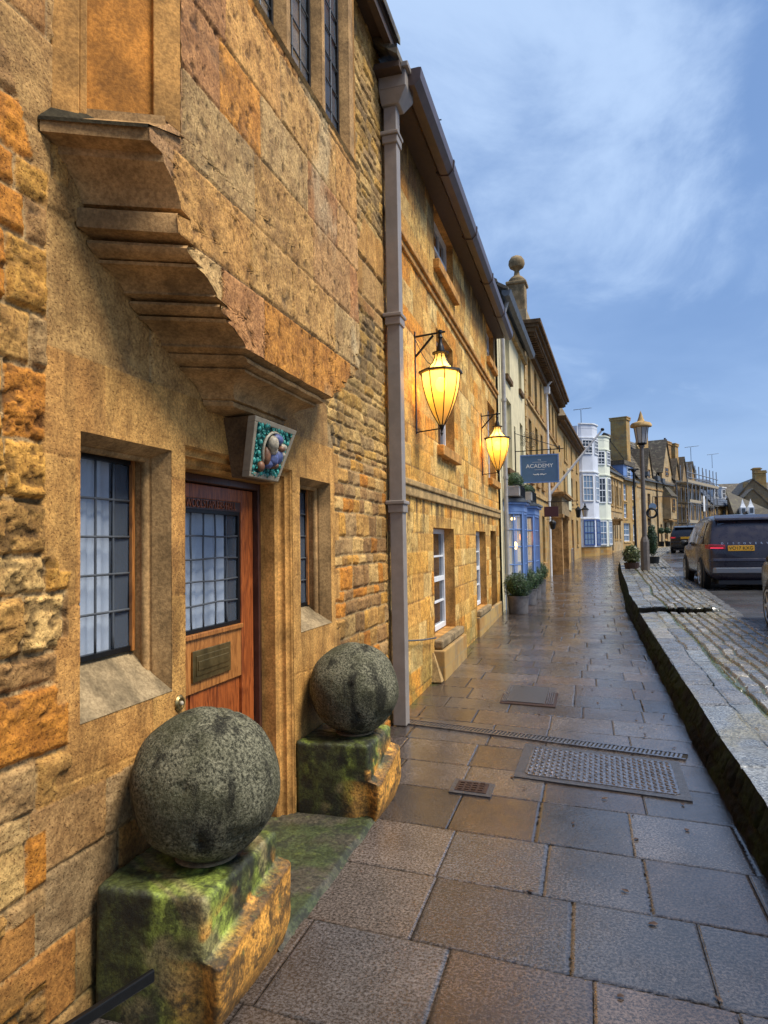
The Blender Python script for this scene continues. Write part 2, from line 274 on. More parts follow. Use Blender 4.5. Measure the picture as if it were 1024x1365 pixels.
# ---------------------------------------------------------------- mesh helpers
class MB:
    def __init__(s, T=None): s.v = []; s.f = []; s.T = T
    def add(s, vs, fs):
        b = len(s.v); s.v += [tuple(s.T(*p)) if s.T else tuple(p) for p in vs]; s.f += [tuple(b+i for i in f) for f in fs]; return s
    def box(s, x0, x1, y0, y1, z0, z1):
        return s.add([(x0,y0,z0),(x1,y0,z0),(x1,y1,z0),(x0,y1,z0),(x0,y0,z1),(x1,y0,z1),(x1,y1,z1),(x0,y1,z1)], [(0,3,2,1),(4,5,6,7),(0,1,5,4),(1,2,6,5),(2,3,7,6),(3,0,4,7)])
    def hexa(s, p): return s.add(p, [(0,3,2,1),(4,5,6,7),(0,1,5,4),(1,2,6,5),(2,3,7,6),(3,0,4,7)])
    def quad(s, a, b, c, d): return s.add([a, b, c, d], [(0, 1, 2, 3)])
    def prism(s, poly, h0, h1, ax='z'):
        """closed polygon extruded along one axis; poly holds the other two coordinates in x,y,z order"""
        def P(a, b, h): return (a, b, h) if ax == 'z' else ((a, h, b) if ax == 'y' else (h, a, b))
        n = len(poly); return s.add([P(a, b, h0) for a, b in poly]+[P(a, b, h1) for a, b in poly], [tuple(range(n))[::-1], tuple(range(n, 2*n))]+[(i, (i+1) % n, n+(i+1) % n, n+i) for i in range(n)])
    def tube(s, pts, r, n=8, cap=True):
        pts = [Vector(p) for p in pts]; rs = r if isinstance(r, (list, tuple)) else [r]*len(pts); vs = []; up = None
        for i, p in enumerate(pts):
            d = (pts[min(i+1, len(pts)-1)]-pts[max(i-1, 0)]).normalized()
            if up is None: up = Vector((0, 0, 1)) if abs(d.z) < .9 else Vector((1, 0, 0))
            a = d.cross(up).normalized(); b = a.cross(d).normalized(); up = b
            vs += [tuple(p+a*rs[i]*math.cos(2*math.pi*k/n)+b*rs[i]*math.sin(2*math.pi*k/n)) for k in range(n)]
        fs = [(i*n+k, i*n+(k+1) % n, (i+1)*n+(k+1) % n, (i+1)*n+k) for i in range(len(pts)-1) for k in range(n)]
        if cap: fs += [tuple(range(n))[::-1], tuple(range((len(pts)-1)*n, len(pts)*n))]
        return s.add(vs, fs)
    def lathe(s, prof, n=20, c=(0, 0, 0), ax='z', ph=0., cap=True):
        vs = []
        for r, h in prof:
            for k in range(n):
                a = 2*math.pi*k/n+ph; x, y = r*math.cos(a), r*math.sin(a)
                vs.append((c[0]+x, c[1]+y, c[2]+h) if ax == 'z' else ((c[0]+x, c[1]+h, c[2]+y) if ax == 'y' else (c[0]+h, c[1]+x, c[2]+y)))
        fs = [(i*n+k, i*n+(k+1) % n, (i+1)*n+(k+1) % n, (i+1)*n+k) for i in range(len(prof)-1) for k in range(n)]
        if cap: fs += [tuple(range(n))[::-1], tuple(range((len(prof)-1)*n, len(prof)*n))]
        return s.add(vs, fs)
    def ell(s, c, r, nu=14, nv=9):
        return s.lathe([(max(1e-4, math.sin(math.pi*i/nv)), -math.cos(math.pi*i/nv)) for i in range(nv+1)], nu) if False else s._ell(c, r, nu, nv)
    def _ell(s, c, r, nu, nv):
        vs = []; 
        for i in range(nv+1):
            t = math.pi*i/nv
            for k in range(nu): a = 2*math.pi*k/nu; vs.append((c[0]+r[0]*max(.001, math.sin(t))*math.cos(a), c[1]+r[1]*max(.001, math.sin(t))*math.sin(a), c[2]-r[2]*math.cos(t)))
        return s.add(vs, [(i*nu+k, i*nu+(k+1) % nu, (i+1)*nu+(k+1) % nu, (i+1)*nu+k) for i in range(nv) for k in range(nu)])
    def obj(s, name, m, parent=None, bev=0, smooth=False, seg=2):
        me = D.meshes.new(name); me.from_pydata(s.v, [], s.f); me.update()
        import bmesh
        bm = bmesh.new(); bm.from_mesh(me); bmesh.ops.recalc_face_normals(bm, faces=bm.faces); bm.to_mesh(me); bm.free()
        me.materials.append(M[m] if isinstance(m, str) else m); o = D.objects.new(name, me); COL.objects.link(o)
        if parent: o.parent = parent
        if smooth:
            for p in me.polygons: p.use_smooth = True
            if smooth == 'auto': me.set_sharp_from_angle(angle=R_(35))
        if bev:
            b = o.modifiers.new('bevel', 'BEVEL'); b.width = bev; b.segments = seg; b.limit_method = 'ANGLE'; b.angle_limit = R_(40)
        return o
def tag(o, label, cat, group=None, kind=None):
    if label: o['label'] = label
    if cat: o['category'] = cat
    if group: o['group'] = group
    if kind: o['kind'] = kind
    return o
def thing(name, label, cat, loc=(0, 0, 0), rz=0, group=None):
    o = D.objects.new(name, None); COL.objects.link(o); o.location = loc; o.rotation_euler = (0, 0, rz); o.empty_display_size = .2
    return tag(o, label, cat, group)
def struct(o): o['kind'] = 'structure'; return o
def dup(root, loc, rz=None, label=None, scale=None):
    def cp(o, par):
        c = o.copy(); COL.objects.link(c)
        if par is not None: c.parent = par
        for ch in [x for x in D.objects if x.parent == o]: cp(ch, c)
        return c
    r = cp(root, None); r.location = loc
    if rz is not None: r.rotation_euler = (0, 0, rz)
    if label: r['label'] = label
    if scale: r.scale = (scale,)*3
    return r
def text(name, body, size, m, parent, loc, rot, depth=.002, align='CENTER', sx=1.):
    cu = D.curves.new(name, 'FONT'); cu.body = body; cu.size = size; cu.extrude = depth; cu.align_x = align; cu.align_y = 'CENTER'
    t = D.objects.new(name+'_c', cu); COL.objects.link(t); bpy.context.view_layer.update()
    me = D.meshes.new_from_object(t.evaluated_get(bpy.context.evaluated_depsgraph_get())); D.objects.remove(t); D.curves.remove(cu)
    me.name = name; me.materials.clear(); me.materials.append(M[m]); o = D.objects.new(name, me); COL.objects.link(o); o.parent = parent; o.location = loc; o.rotation_euler = rot; o.scale = (sx, 1, 1); return o
def g(y): return .016*(min(max(y, 5.5), 62)-5.5)
def gv(y): return .016*(np.clip(y, 5.5, 62)-5.5)
class Frame:
    """a street front: x runs along it, +w out to the street"""
    def __init__(s, a, b): s.a = a; d = (b[0]-a[0], b[1]-a[1]); s.L = math.hypot(*d); s.rz = math.atan2(d[1], d[0]); s.loc = (a[0], a[1], 0)
def UW(u, w, z): return (u, -w, z)
def bwall(u0, u1, z0, z1, holes, w=0, depth=.16):
    """front wall with openings and their reveals (one mesh)"""
    mb = MB(UW); us = sorted({u0, u1, *[h[0] for h in holes], *[h[1] for h in holes]}); zs = sorted({z0, z1, *[h[2] for h in holes], *[h[3] for h in holes]})
    us = [u for u in us if u0 <= u <= u1]; zs = [z for z in zs if z0 <= z <= z1]
    for i in range(len(us)-1):
        for k in range(len(zs)-1):
            cu = (us[i]+us[i+1])/2; cz = (zs[k]+zs[k+1])/2
            if any(h[0] < cu < h[1] and h[2] < cz < h[3] for h in holes): continue
            mb.quad((us[i], w, zs[k]), (us[i+1], w, zs[k]), (us[i+1], w, zs[k+1]), (us[i], w, zs[k+1]))
    for a, b, c, d in [h[:4] for h in holes]: reveal(mb, a, b, c, d, w, w-depth)
    return mb
def reveal(mb, a, b, c, d, w0, w1, s=0, sill=0):
    """four faces into the wall; s narrows the opening at the back, sill raises the back of the sill"""
    A = [(a, w0, c), (b, w0, c), (b, w0, d), (a, w0, d)]; B = [(a+s, w1, c+sill), (b-s, w1, c+sill), (b-s, w1, d-s), (a+s, w1, d-s)]
    for i in range(4): j = (i+1) % 4; mb.quad(A[i], A[j], B[j], B[i])
    return mb
def window(E, a, b, c, d, w=-.1, nx=2, nz=4, m='white_paint', fw=.05, bar=.018, pane='pane_dark', meet=True, sill=None, sillm='pale_trim', curtain=False, name='window', label=None):
    mb = MB(UW); mb.box(a, b, w-.03, w+.03, d-fw, d).box(a, b, w-.03, w+.03, c, c+fw).box(a, a+fw, w-.03, w+.028, c+fw, d-fw).box(b-fw, b, w-.03, w+.028, c+fw, d-fw)
    for i in range(1, nx): x = a+fw+(b-a-2*fw)*i/nx; mb.box(x-bar/2, x+bar/2, w-.012, w+.016, c+fw, d-fw)
    for i in range(1, nz):
        z = c+fw+(d-c-2*fw)*i/nz; q = bar*(1.3 if (meet and i == nz//2) else .5); mb.box(a+fw, b-fw, w-.014, w+.019+(.012 if (meet and i == nz//2) else 0), z-q, z+q)
    o = mb.obj(name, m, E)
    if label: o['label'] = label
    MB(UW).quad((a+.01, w-.005, c+.01), (b-.01, w-.005, c+.01), (b-.01, w-.005, d-.01), (a+.01, w-.005, d-.01)).obj('pane', pane, o)
    if curtain: curtain_mesh(a+.02, b-.02, c+.02, d-.02, w-.06).obj('curtain', 'curtain', o, smooth=True)
    if sill: MB(UW).box(a-.08, b+.08, w-.02, sill, c-.13, c-.003).obj('sill', sillm, o, bev=.01)
    return o
def curtain_mesh(a, b, c, d, w, amp=.012, k=40):
    mb = MB(UW); n = int((b-a)*k)+6; vs = []
    for i in range(n+1):
        u = a+(b-a)*i/n; q = w+amp*math.sin(u*55+math.sin(u*13)*2); vs += [(u, q, c), (u, q, d)]
    return mb.add(vs, [(2*i, 2*i+2, 2*i+3, 2*i+1) for i in range(n)])
def roof_pitch(u0, u1, we, ze, wr, zr, th=.06, T=UW):
    """one slope from the eave (w=we, z=ze) to the ridge (w=wr, z=zr), courses stepped"""
    mb = MB(T); n = 14
    for i in range(n):
        a = i/n; b = (i+1)/n; w0 = we+(wr-we)*a; w1 = we+(wr-we)*b; z0 = ze+(zr-ze)*a; z1 = ze+(zr-ze)*b
        mb.hexa([(u0, w0, z0), (u1, w0, z0), (u1, w1, z1-th*.6), (u0, w1, z1-th*.6), (u0, w0, z0+th), (u1, w0, z0+th), (u1, w1, z1+th*.3), (u0, w1, z1+th*.3)])
    return mb

# ================================================================= SETTING
FX = [(-60, 0), (15, 0), (21.2, .18), (30, .55), (35, .8), (40, .95), (45.4, 1.5), (50.3, 3.), (58.4, 4.5), (63, 6.), (74, 10.2), (84, 14.), (95, 18.6), (130, 33)]
KX = [(-60, 2.5), (16, 2.5), (18, 2.58), (24.2, 2.74), (30.6, 2.97), (41.6, 3.75), (50, 5.0), (56, 6.6), (63, 8.8), (75, 13.2), (90, 19.5), (130, 36)]
EX = [(-60, 4.0), (11.6, 4.05), (18, 4.3), (24.8, 4.45), (36.4, 5.15), (47.5, 6.7), (56, 8.7), (63, 10.8), (75, 15.2), (90, 21.5), (130, 38)]
def pl(T, y): return np.interp(y, [p[0] for p in T], [p[1] for p in T])
def kh(y): return np.where(y < 13.3, .25, np.where(y < 26.7, .31, .33))*(1-ss(30, 60, y)*.6)
# ground sheet to the horizon
ys = np.concatenate([np.linspace(-60, 62, 62), np.linspace(70, 900, 30)]); xs = np.concatenate([np.linspace(-700, -20, 12), np.linspace(-15, 60, 20), np.linspace(80, 700, 12)])
Y, X = np.meshgrid(ys, xs, indexing='ij'); struct(grid_mesh('ground', np.stack([X, Y, gv(Y)-.35], -1), None, None, M['soil']))
# pavement of big sawn flags, courses laid across
def ysteps(a, b, d0, k):
    r = [a]
    while r[-1] < b: r.append(r[-1]+d0*max(1, r[-1]*k))
    return np.array(r)
ys = np.concatenate([np.linspace(-8, .6, 10), ysteps(.7, 64, .008, .2)]); ts = np.linspace(0, 1, 330)
Y, T = np.meshgrid(ys, ts, indexing='ij'); XL = pl(FX, Y)-.12; XR = pl(KX, Y)+.05; X = XL+T*(XR-XL)
Ub = X-pl(KX, Y)*0; Yb = Y+.13*X
pal = [(.064, .053, .048), (.078, .066, .060), (.056, .050, .048), (.088, .073, .064), (.068, .063, .063), (.072, .054, .044)]
Ysc = np.where(Yb < 6.6, Yb, 6.6+(Yb-6.6)*1.3)
idd, d, ru, rz = layout(X, Ysc, (.54, .64), (.46, .72), 12)
jw = 1+np.clip(Y-5, 0, 25)*.06; jn = ss(.002, .0065, (d+(fbm(X*60, Y*60, 5, 2)-.5)*.004)/jw); lip = ss(0, .006, d)
h = -.006*(1-ss(.002, .007, d))+.0035*(hsh(idd, idd*0, 4)-.5)*lip+.0025*(hsh(idd, idd*0+2, 4)-.5)*ru*lip+.0012*(fbm(X*5, Y*5, 9, 3)-.5)+.0009*(fbm(X*70, Y*70, 19, 2)-.5)
c = pick(idd, pal, 21, .24); c = c*(.72+.56*fbm(X*2.2, Y*2.2, 33, 5))[..., None]*(.8+.4*fbm(X*22, Y*22, 44, 3))[..., None]
mud = ss(.52, .72, fbm(X*1.7, Y*.9, 70, 4)+.25*ss(.5, 0, XR-X)); c = c*(1-.35*mud[..., None]); c = c*jn[..., None]+np.array((.008, .007, .006))*(1-jn[..., None])
alg = (ss(.16, .02, X-pl(FX, Y))*ss(.4, .6, fbm(X*6, Y*3, 91, 3)))[..., None]; c = c*(1-.6*alg)+np.array((.05, .07, .02))*.6*alg
struct(grid_mesh('pavement', np.stack([X, Y, gv(Y)+h], -1), c, None, M['wet_paving']))
# kerb: rough mossy stone face up to the raised verge
ys = np.concatenate([np.linspace(-8, 1.8, 8), ysteps(1.9, 64, .010, .22)]); ts = np.linspace(0, 1, 34)
Y, T = np.meshgrid(ys, ts, indexing='ij'); H = kh(Y)
hh, c = stonework(Y*1., T*.3+Y*0, (.12, .2), (.18, .5), [(.006, .006, .004), (.009, .009, .006), (.005, .005, .004), (.013, .012, .009)], 5, .03, 4, .012, .014, .024, 12, .005, mortar=(.012, .013, .006), rnd=.03)
moss = ss(.42, .58, fbm(Y*3, T*1.2, 77, 4)+.12*T)[..., None]; c = c*(1-moss*.85)+np.array((.018, .027, .006))*(.3+fbm(Y*30, T*9, 3, 3)[..., None])*moss*.85
X = pl(KX, Y)+.02+.09*T**1.5+.018*(fbm(Y*2.5, T*0, 8, 3)-.5)-hh*1.2*np.sin(np.pi*np.clip(T, .02, .98))
struct(grid_mesh('kerb', np.stack([X, Y, gv(Y)-.03+(H+.035)*T], -1), c, None, M['kerb_stone']))
# verge: kerb flags, a grass seam, then rows of setts
ys = np.concatenate([np.linspace(-8, 2.6, 8), ysteps(2.7, 64, .012, .2)]); ts = np.linspace(0, 1, 300)
Y, T = np.meshgrid(ys, ts, indexing='ij'); XL = pl(KX, Y)+.105; XR = pl(EX, Y)+.03; X = XL+T*(XR-XL); S = X-XL
w1 = .05*(fbm(X*1.6, Y*1.6, 15, 3)-.5)
strip = (.46+.1*(fbm(Y*.5, Y*0, 61, 2)-.5)); isf = S < strip
h1, c1_ = stonework(Y+w1, S+w1, (.40, .52), (.45, 1.1), [(.17, .185, .19), (.13, .135, .14), (.23, .225, .20), (.12, .125, .13)], 31, .06, 2.2, .010, .004, .008, 9, .005, .006, .008, (.010, .011, .006), .03)
sid, sdj, sru, srz = layout(Y+w1, S+w1+.6*w1, (.11, .165), (.16, .38), 41, .025, 4)
e = ss(.006, .03, sdj+(fbm(X*30, Y*30, 3, 2)-.5)*.01); h2 = -.022*(1-e)+.010*e+.010*(hsh(sid, sid*0, 3)-.5)*e+.006*(fbm(X*20, Y*20, 43, 4)-.5)
c2_ = pick(sid, [(.15, .16, .16), (.19, .19, .18), (.12, .125, .13), (.23, .22, .19), (.16, .15, .13)], 5, .2)*(.7+.6*fbm(X*8, Y*8, 19, 4))[..., None]
gr = np.where(fbm(X*1.3, Y*.7, 81, 4) > .47, 1., .35)[..., None]; em = ss(.004, .016, sdj)[..., None]
c2_ = c2_*em+(np.array((.055, .075, .018))*gr+np.array((.02, .017, .01))*(1-gr))*(1-em)
seam = ss(.035, .018, np.abs(S-strip)); h = np.where(isf, h1, h2)-.02*seam+.012*(fbm(X*25, Y*25, 7, 3))*seam
c = np.where(isf[..., None], c1_, c2_); c = c*(1-seam[..., None])+np.array((.06, .075, .02))*(.5+fbm(X*30, Y*30, 17, 3))[..., None]*seam[..., None]
ylw = ss(.56, .68, fbm(X*2.4, Y*1.5, 55, 4))[..., None]*.45; c = c*(1-ylw)+np.array((.20, .175, .08))*ylw
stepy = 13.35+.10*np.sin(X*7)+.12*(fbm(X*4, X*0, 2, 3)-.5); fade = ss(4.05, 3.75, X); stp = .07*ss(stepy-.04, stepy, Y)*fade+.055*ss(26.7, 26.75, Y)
hole = ss(.10, .0, np.abs(Y-stepy+.05)/(.6+0*X))*0; dent = -.09*ss(.12, .02, np.abs(Y-(stepy-.07)))*fade*ss(.02, .12, S)
Z = gv(Y)+.25*(1-ss(30, 60, Y)*.6)+h+stp+dent+.05*(T)*0+.02*T
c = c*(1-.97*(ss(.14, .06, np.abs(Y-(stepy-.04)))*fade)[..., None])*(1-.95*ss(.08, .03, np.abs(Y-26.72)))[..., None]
struct(grid_mesh('cobbled_verge', np.stack([X, Y, Z], -1), c, None, M['wet_cobble']))
# road
ys = np.concatenate([np.linspace(-8, 64, 150), np.linspace(66, 130, 20)]); ts = np.linspace(0, 1, 24)
Y, T = np.meshgrid(ys, ts, indexing='ij'); XL = pl(EX, Y)-.03; X = XL+T*14
struct(grid_mesh('road', np.stack([X, Y, gv(Y)+.25*(1-ss(30, 60, Y)*.6)+.005+.012*fbm(X, Y, 3, 3)+.05*np.sin(np.pi*np.clip(T*2, 0, 1))*.6], -1), None, None, M['asphalt']))
# row of setts at the road edge
mb = MB()
rg = random.Random(5)
y = 2.
while y < 60:
    l = rg.uniform(.2, .34); x = float(pl(EX, y))+rg.uniform(-.015, .015); z = float(g(y)+.25*(1-float(ss(30, 60, np.array(y)))*.6)); x2 = float(pl(EX, y+l)); h = .03+rg.uniform(0, .015)
    mb.hexa([(x-.06, y, z-.1), (x+.07, y, z-.1), (x2+.07, y+l-.02, z-.1), (x2-.06, y+l-.02, z-.1), (x-.06, y, z+h), (x+.07, y, z+h), (x2+.07, y+l-.02, z+h), (x2-.06, y+l-.02, z+h)]); y += l
struct(mb.obj('road_edging', plain('edging_stone', (.14, .14, .14), .25, nz=12, var=.3), bev=.012))
# ================================================================= NEAR HOUSE (left foreground)
E1 = thing('stone_house', 'nearest honey stone house with stepped corbel under its oriel, half-glazed oak door and leaded windows', 'house', (0, 0, 0), math.pi/2)
HON = [(.44, .27, .10), (.46, .22, .05), (.40, .27, .13), (.36, .21, .09), (.48, .33, .15)]
RUB = [(.40, .25, .09), (.46, .27, .07), (.34, .24, .13), (.44, .20, .035), (.50, .36, .17), (.27, .17, .08)]
PAL = [(.40, .27, .13), (.37, .24, .12), (.44, .32, .17), (.42, .22, .07), (.36, .27, .17)]
def sgrid(a, b, st, ex=()):
    r = np.concatenate([np.arange(a, b, st), [b], [e for e in ex if a < e < b]]); r = np.unique(np.round(r, 4)); return r
def wall_panel(name, us, zs, fn, holes, mname, parent, w0=0., Lf=None, Rf=None, keep=None):
    Z, U = np.meshgrid(zs, us, indexing='ij')
    if Lf is not None:
        t = (us-us[0])/(us[-1]-us[0]); Lz = Lf(zs)[:, None]; Rz = Rf(zs)[:, None]; U = Lz+t[None, :]*(Rz-Lz)
    h, c = fn(U, Z); cu = (U[:-1, :-1]+U[1:, 1:])/2; cz = (Z[:-1, :-1]+Z[1:, 1:])/2; mk = np.ones(cu.shape, bool)
    for a, b, c0, d in holes: mk &= ~((cu > a) & (cu < b) & (cz > c0) & (cz < d))
    if keep is not None: mk &= keep(cu, cz)
    return grid_mesh(name, np.stack([U, -(w0+h), Z], -1), c, mk, M[mname], parent)
HL = [(2.14, 2.72, 1.03, 2.07), (2.83, 4.05, -.3, 2.11), (4.17, 4.73, 1.10, 2.08)]
def b1_fn(U, Z):
    jag = .03*(fbm(U*3, Z*9, 3, 2)-.5)
    lx = np.where(Z > 1.62, 1.965, 2.055)+np.where((Z > .8) & (Z < 1.62), .03*np.sign(np.sin(Z*14)), 0)
    top = 2.335+.0*U
    # smooth surround
    idd, d, ru, rz = layout(U, Z+.02*np.sin(U*3), (.42, .62), (.5, .8), 101)
    js = ss(.0015, .004, d); hs = -.004*(1-js)+.0035*(fbm(U*6, Z*6, 5, 4)-.5)+.0012*(fbm(U*45, Z*45, 15, 3)-.5)
    cs = pick(idd, [(.44, .27, .10), (.47, .29, .11), (.41, .24, .09)], 6, .07)*(.8+.4*fbm(U*5, Z*5, 8, 5))[..., None]*(.92+.16*js)[..., None]
    cs = cs*(1-.25*ss(.5, .65, fbm(U*14, Z*2.5, 44, 4)))[..., None]
    # big tooled rubble at the left, squarer stones right, thin courses top right
    hl, cl = stonework(U, Z, (.10, .26), (.16, .42), RUB, 202, .016, 4, .010, .012, .014, 16, .005, .006, .006, mortar=(.33, .25, .15), rnd=.016)
    pitc = ss(.50, .60, fbm(U*22, Z*30, 64, 4))*ss(.42, .55, fbm(U*3, Z*4, 65, 3)); hl = hl-.009*pitc; cl = cl*(1-.62*pitc[..., None])
    hr, cr = stonework(U, Z, (.07, .19), (.10, .30), RUB, 203, .014, 6, .007, .008, .007, 22, .003, .005, .005, mortar=(.36, .29, .18), rnd=.02)
    ht, ct = stonework(U, Z, (.05, .12), (.12, .36), [(.38, .27, .12), (.33, .24, .12), (.42, .28, .09), (.30, .22, .12), (.46, .34, .16)], 204, .020, 5, .007, .009, .010, 22, .004, .005, .005, mortar=(.36, .27, .14), rnd=.012)
    lich = (ss(.50, .60, fbm(U*9, Z*7, 94, 5))*ss(.45, .6, fbm(U*1.7, Z*1.1, 95, 3)))[..., None]; ct = ct*(1-.7*lich)+np.array((.05, .05, .045))*.7*lich
    hb, cb = stonework(U, Z, (.20, .29), (.30, .55), PAL, 205, .006, 4, .005, .006, .004, 25, .003, .003, .004, mortar=(.35, .29, .19), rnd=.01)
    hm, cm = stonework(U, Z, (.45, .7), (.5, .9), [(.30, .235, .15), (.33, .24, .13), (.36, .24, .11)], 206, .01, 3, .004, .004, .006, 8, .003, .003, .003, rnd=.01)
    h = np.where(U < lx, hl, hs); c = np.where((U < lx)[..., None], cl, cs)
    lowm = (Z < .80+jag) & (U > 1.86+.12*np.sign(np.sin(Z*13))) & (U < 2.84); h = np.where(lowm, hb, h); c = np.where(lowm[..., None], cb, c)
    up = (Z > top) & (U > 1.97) & (U < 4.72-.12*np.sin(Z*5)); h = np.where(up, hm-.004, h); c = np.where(up[..., None], cm, c)
    ul = (Z > 2.92) & (U <= 2.06); hb2, cb2 = stonework(U, Z, (.3, .42), (.25, .5), HON, 207, .01, 4, .006, .008, .006, 12, .004, .003, .004, rnd=.012)
    blk = ul & (fbm(U*1.4, Z*1.4, 300, 2) > .42); h = np.where(blk, hb2, h); c = np.where(blk[..., None], cb2, c)
    rr = (U > 4.86+.04*np.sign(np.sin(Z*15))) & (Z <= 2.42); h = np.where(rr, hr, h); c = np.where(rr[..., None], cr, c)
    tr = (Z > 2.36) & ~up & (U > 3); wt = ss(2.3, 2.6, Z); h = np.where(tr, ht, h); c = np.where(tr[..., None], ct, c)
    big = (U > 5.5+.2*np.sin(Z*3)) & (Z > 3.6) & (Z < 4.4); hq, cq = stonework(U, Z, (.3, .4), (.25, .4), HON, 208, .015, 4, .01, .012, .006, 10, .005); h = np.where(big, hq, h); c = np.where(big[..., None], cq, c)
    dk = ss(.55, .72, fbm(U*1.1, Z*1.5, 400, 4))*.35; c = c*(1-dk[..., None])
    damp = (ss(.45, .0, Z)*ss(.42, .6, fbm(U*5, Z*4, 410, 4)))[..., None]; c = c*(1-.75*damp)+np.array((.045, .055, .02))*.75*damp
    return h, c
ex = [v for h_ in HL for v in h_[:2]]; ez = [v for h_ in HL for v in h_[2:]]
us = np.unique(np.concatenate([sgrid(-.6, 1.5, .02), sgrid(1.5, 4.9, .0065, ex), sgrid(4.9, 6.22, .009)])); zs = np.unique(np.concatenate([sgrid(-.12, 2.62, .0068, ez), sgrid(2.62, 6.32, .011)]))
wall = wall_panel('wall', us, zs, b1_fn, HL, 'near_stone', E1)
MB(UW).box(-7, -.6, -.5, .0, -.2, 5.8).box(-.6, 6.2, -.9, -.62, -.2, 5.8).obj('rear_wall', 'rough_blocks', E1)
def mould(mb, a, b, c, d, prof, w=0., sides='ltr'):
    """moulded jambs: profile of (inset, depth) swept round an opening with mitres"""
    for (s0, d0), (s1, d1) in zip(prof, prof[1:]):
        A = lambda s, q, x, z: (x, w+q, z)
        if 'l' in sides: mb.quad((a+s0, w+d0, c), (a+s0, w+d0, d-s0), (a+s1, w+d1, d-s1), (a+s1, w+d1, c))
        if 'r' in sides: mb.quad((b-s0, w+d0, c), (b-s0, w+d0, d-s0), (b-s1, w+d1, d-s1), (b-s1, w+d1, c))
        if 't' in sides: mb.quad((a+s0, w+d0, d-s0), (b-s0, w+d0, d-s0), (b-s1, w+d1, d-s1), (a+s1, w+d1, d-s1))
        if 'b' in sides: mb.quad((a+s0, w+d0, c+s0), (b-s0, w+d0, c+s0), (b-s1, w+d1, c+s1), (a+s1, w+d1, c+s1))
    return mb
def arc(c, r, a0, a1, n=5): return [(c[0]+r*math.cos(R_(a0+(a1-a0)*i/n)), c[1]+r*math.sin(R_(a0+(a1-a0)*i/n))) for i in range(n+1)]
PW = [(-.004, .0), (.0, -.003), (.032, -.075), (.032, -.088)]+arc((.034, -.108), .020, 90, -20, 6)+[(.046, -.125), (.046, -.19)]
def leaded(E, a, b, c, d, w, nx, nz, name, curtain=True, bend=0., frame='black_iron', label=None):
    mb = MB(UW); f = .022; mb.box(a, b, w-.015, w+.012, c, c+f).box(a, b, w-.015, w+.012, d-f, d).box(a, a+f, w-.015, w+.011, c+f, d-f).box(b-f, b, w-.015, w+.011, c+f, d-f)
    o = mb.obj(name, frame, E, bev=.002)
    if label: o['label'] = label
    lb = MB(UW); rg = random.Random(int(a*100)); pn = MB(UW)
    for i in range(nx):
        for k in range(nz):
            xa = a+f+(b-a-2*f)*i/nx; xb = a+f+(b-a-2*f)*(i+1)/nx; za = c+f+(d-c-2*f)*k/nz; zb_ = c+f+(d-c-2*f)*(k+1)/nz; t1, t2 = rg.uniform(-.0035, .0035), rg.uniform(-.0035, .0035)
            pn.quad((xa, w-.004-t1-t2, za), (xb, w-.004+t1-t2, za), (xb, w-.004+t1+t2, zb_), (xa, w-.004-t1+t2, zb_))
    pn.obj('pane', 'pane_clear', o)
    for i in range(1, nx):
        u = a+f+(b-a-2*f)*i/nx; lb.tube([(u+bend*.5*math.sin(k*.9+i*2), w+.002, c+f+(d-c-2*f)*k/12) for k in range(13)], .0055, 6)
    for i in range(1, nz):
        z = c+f+(d-c-2*f)*i/nz; lb.tube([(a+f+(b-a-2*f)*k/6, w+.003, z+bend*.5*math.sin(k*1.3+i*3)) for k in range(7)], .0055, 6)
    lb.obj('leading', 'lead', o, smooth=True)
    if curtain: curtain_mesh(a+.0, b-.085, c, d, w-.05, .010).obj('curtain', 'curtain', o, smooth=True)
    return o
# window by the door
for (a, b, c, d), lab in ((HL[0], 'leaded window with pale curtain left of the door'), (HL[2], 'narrow leaded window right of the door')):
    sl_ = .19 if a < 3 else .14; s = .046
    fr = MB(UW); mould(fr, a, b, c-.0, d, PW); fr.obj('window_jamb', 'brown_trim', E1, smooth='auto')
    sm = MB(UW); sm.quad((a-.002, .003, c), (b+.002, .003, c), (b, -.19, c+sl_), (a, -.19, c+sl_)); sm.obj('window_sill', 'grey_trim', E1)
    gb = c+sl_-.012
    o = leaded(E1, a+s, b-s, gb, d-s+.002, -.165, 4 if a < 3 else 4, 5, 'window', label=lab)
    bw = MB(UW); bw.box(b-s-.028, b-s-.006, -.16, -.146, gb, d-s); bw.obj('timber_bead', 'oak_light', o)
    if a < 3: MB(UW).lathe([(.001, 0), (.012, .004), (.013, .03), (.007, .035), (.007, .1), (.010, .105), (.001, .11)], 10, (a+s+.006, -.145, gb+.02)).obj('latch', 'black_iron', o, smooth=True)
MB(UW).box(1.7, 5.2, -.60, -.58, -.1, 2.3).box(1.7, 1.72, -.58, -.2, -.1, 2.3).box(5.18, 5.2, -.58, -.2, -.1, 2.3).box(2.76, 2.80, -.58, -.23, -.1, 2.3).box(4.09, 4.13, -.58, -.23, -.1, 2.3).box(1.7, 5.2, -.58, -.2, 2.3, 2.32).obj('room_lining', 'void', E1)
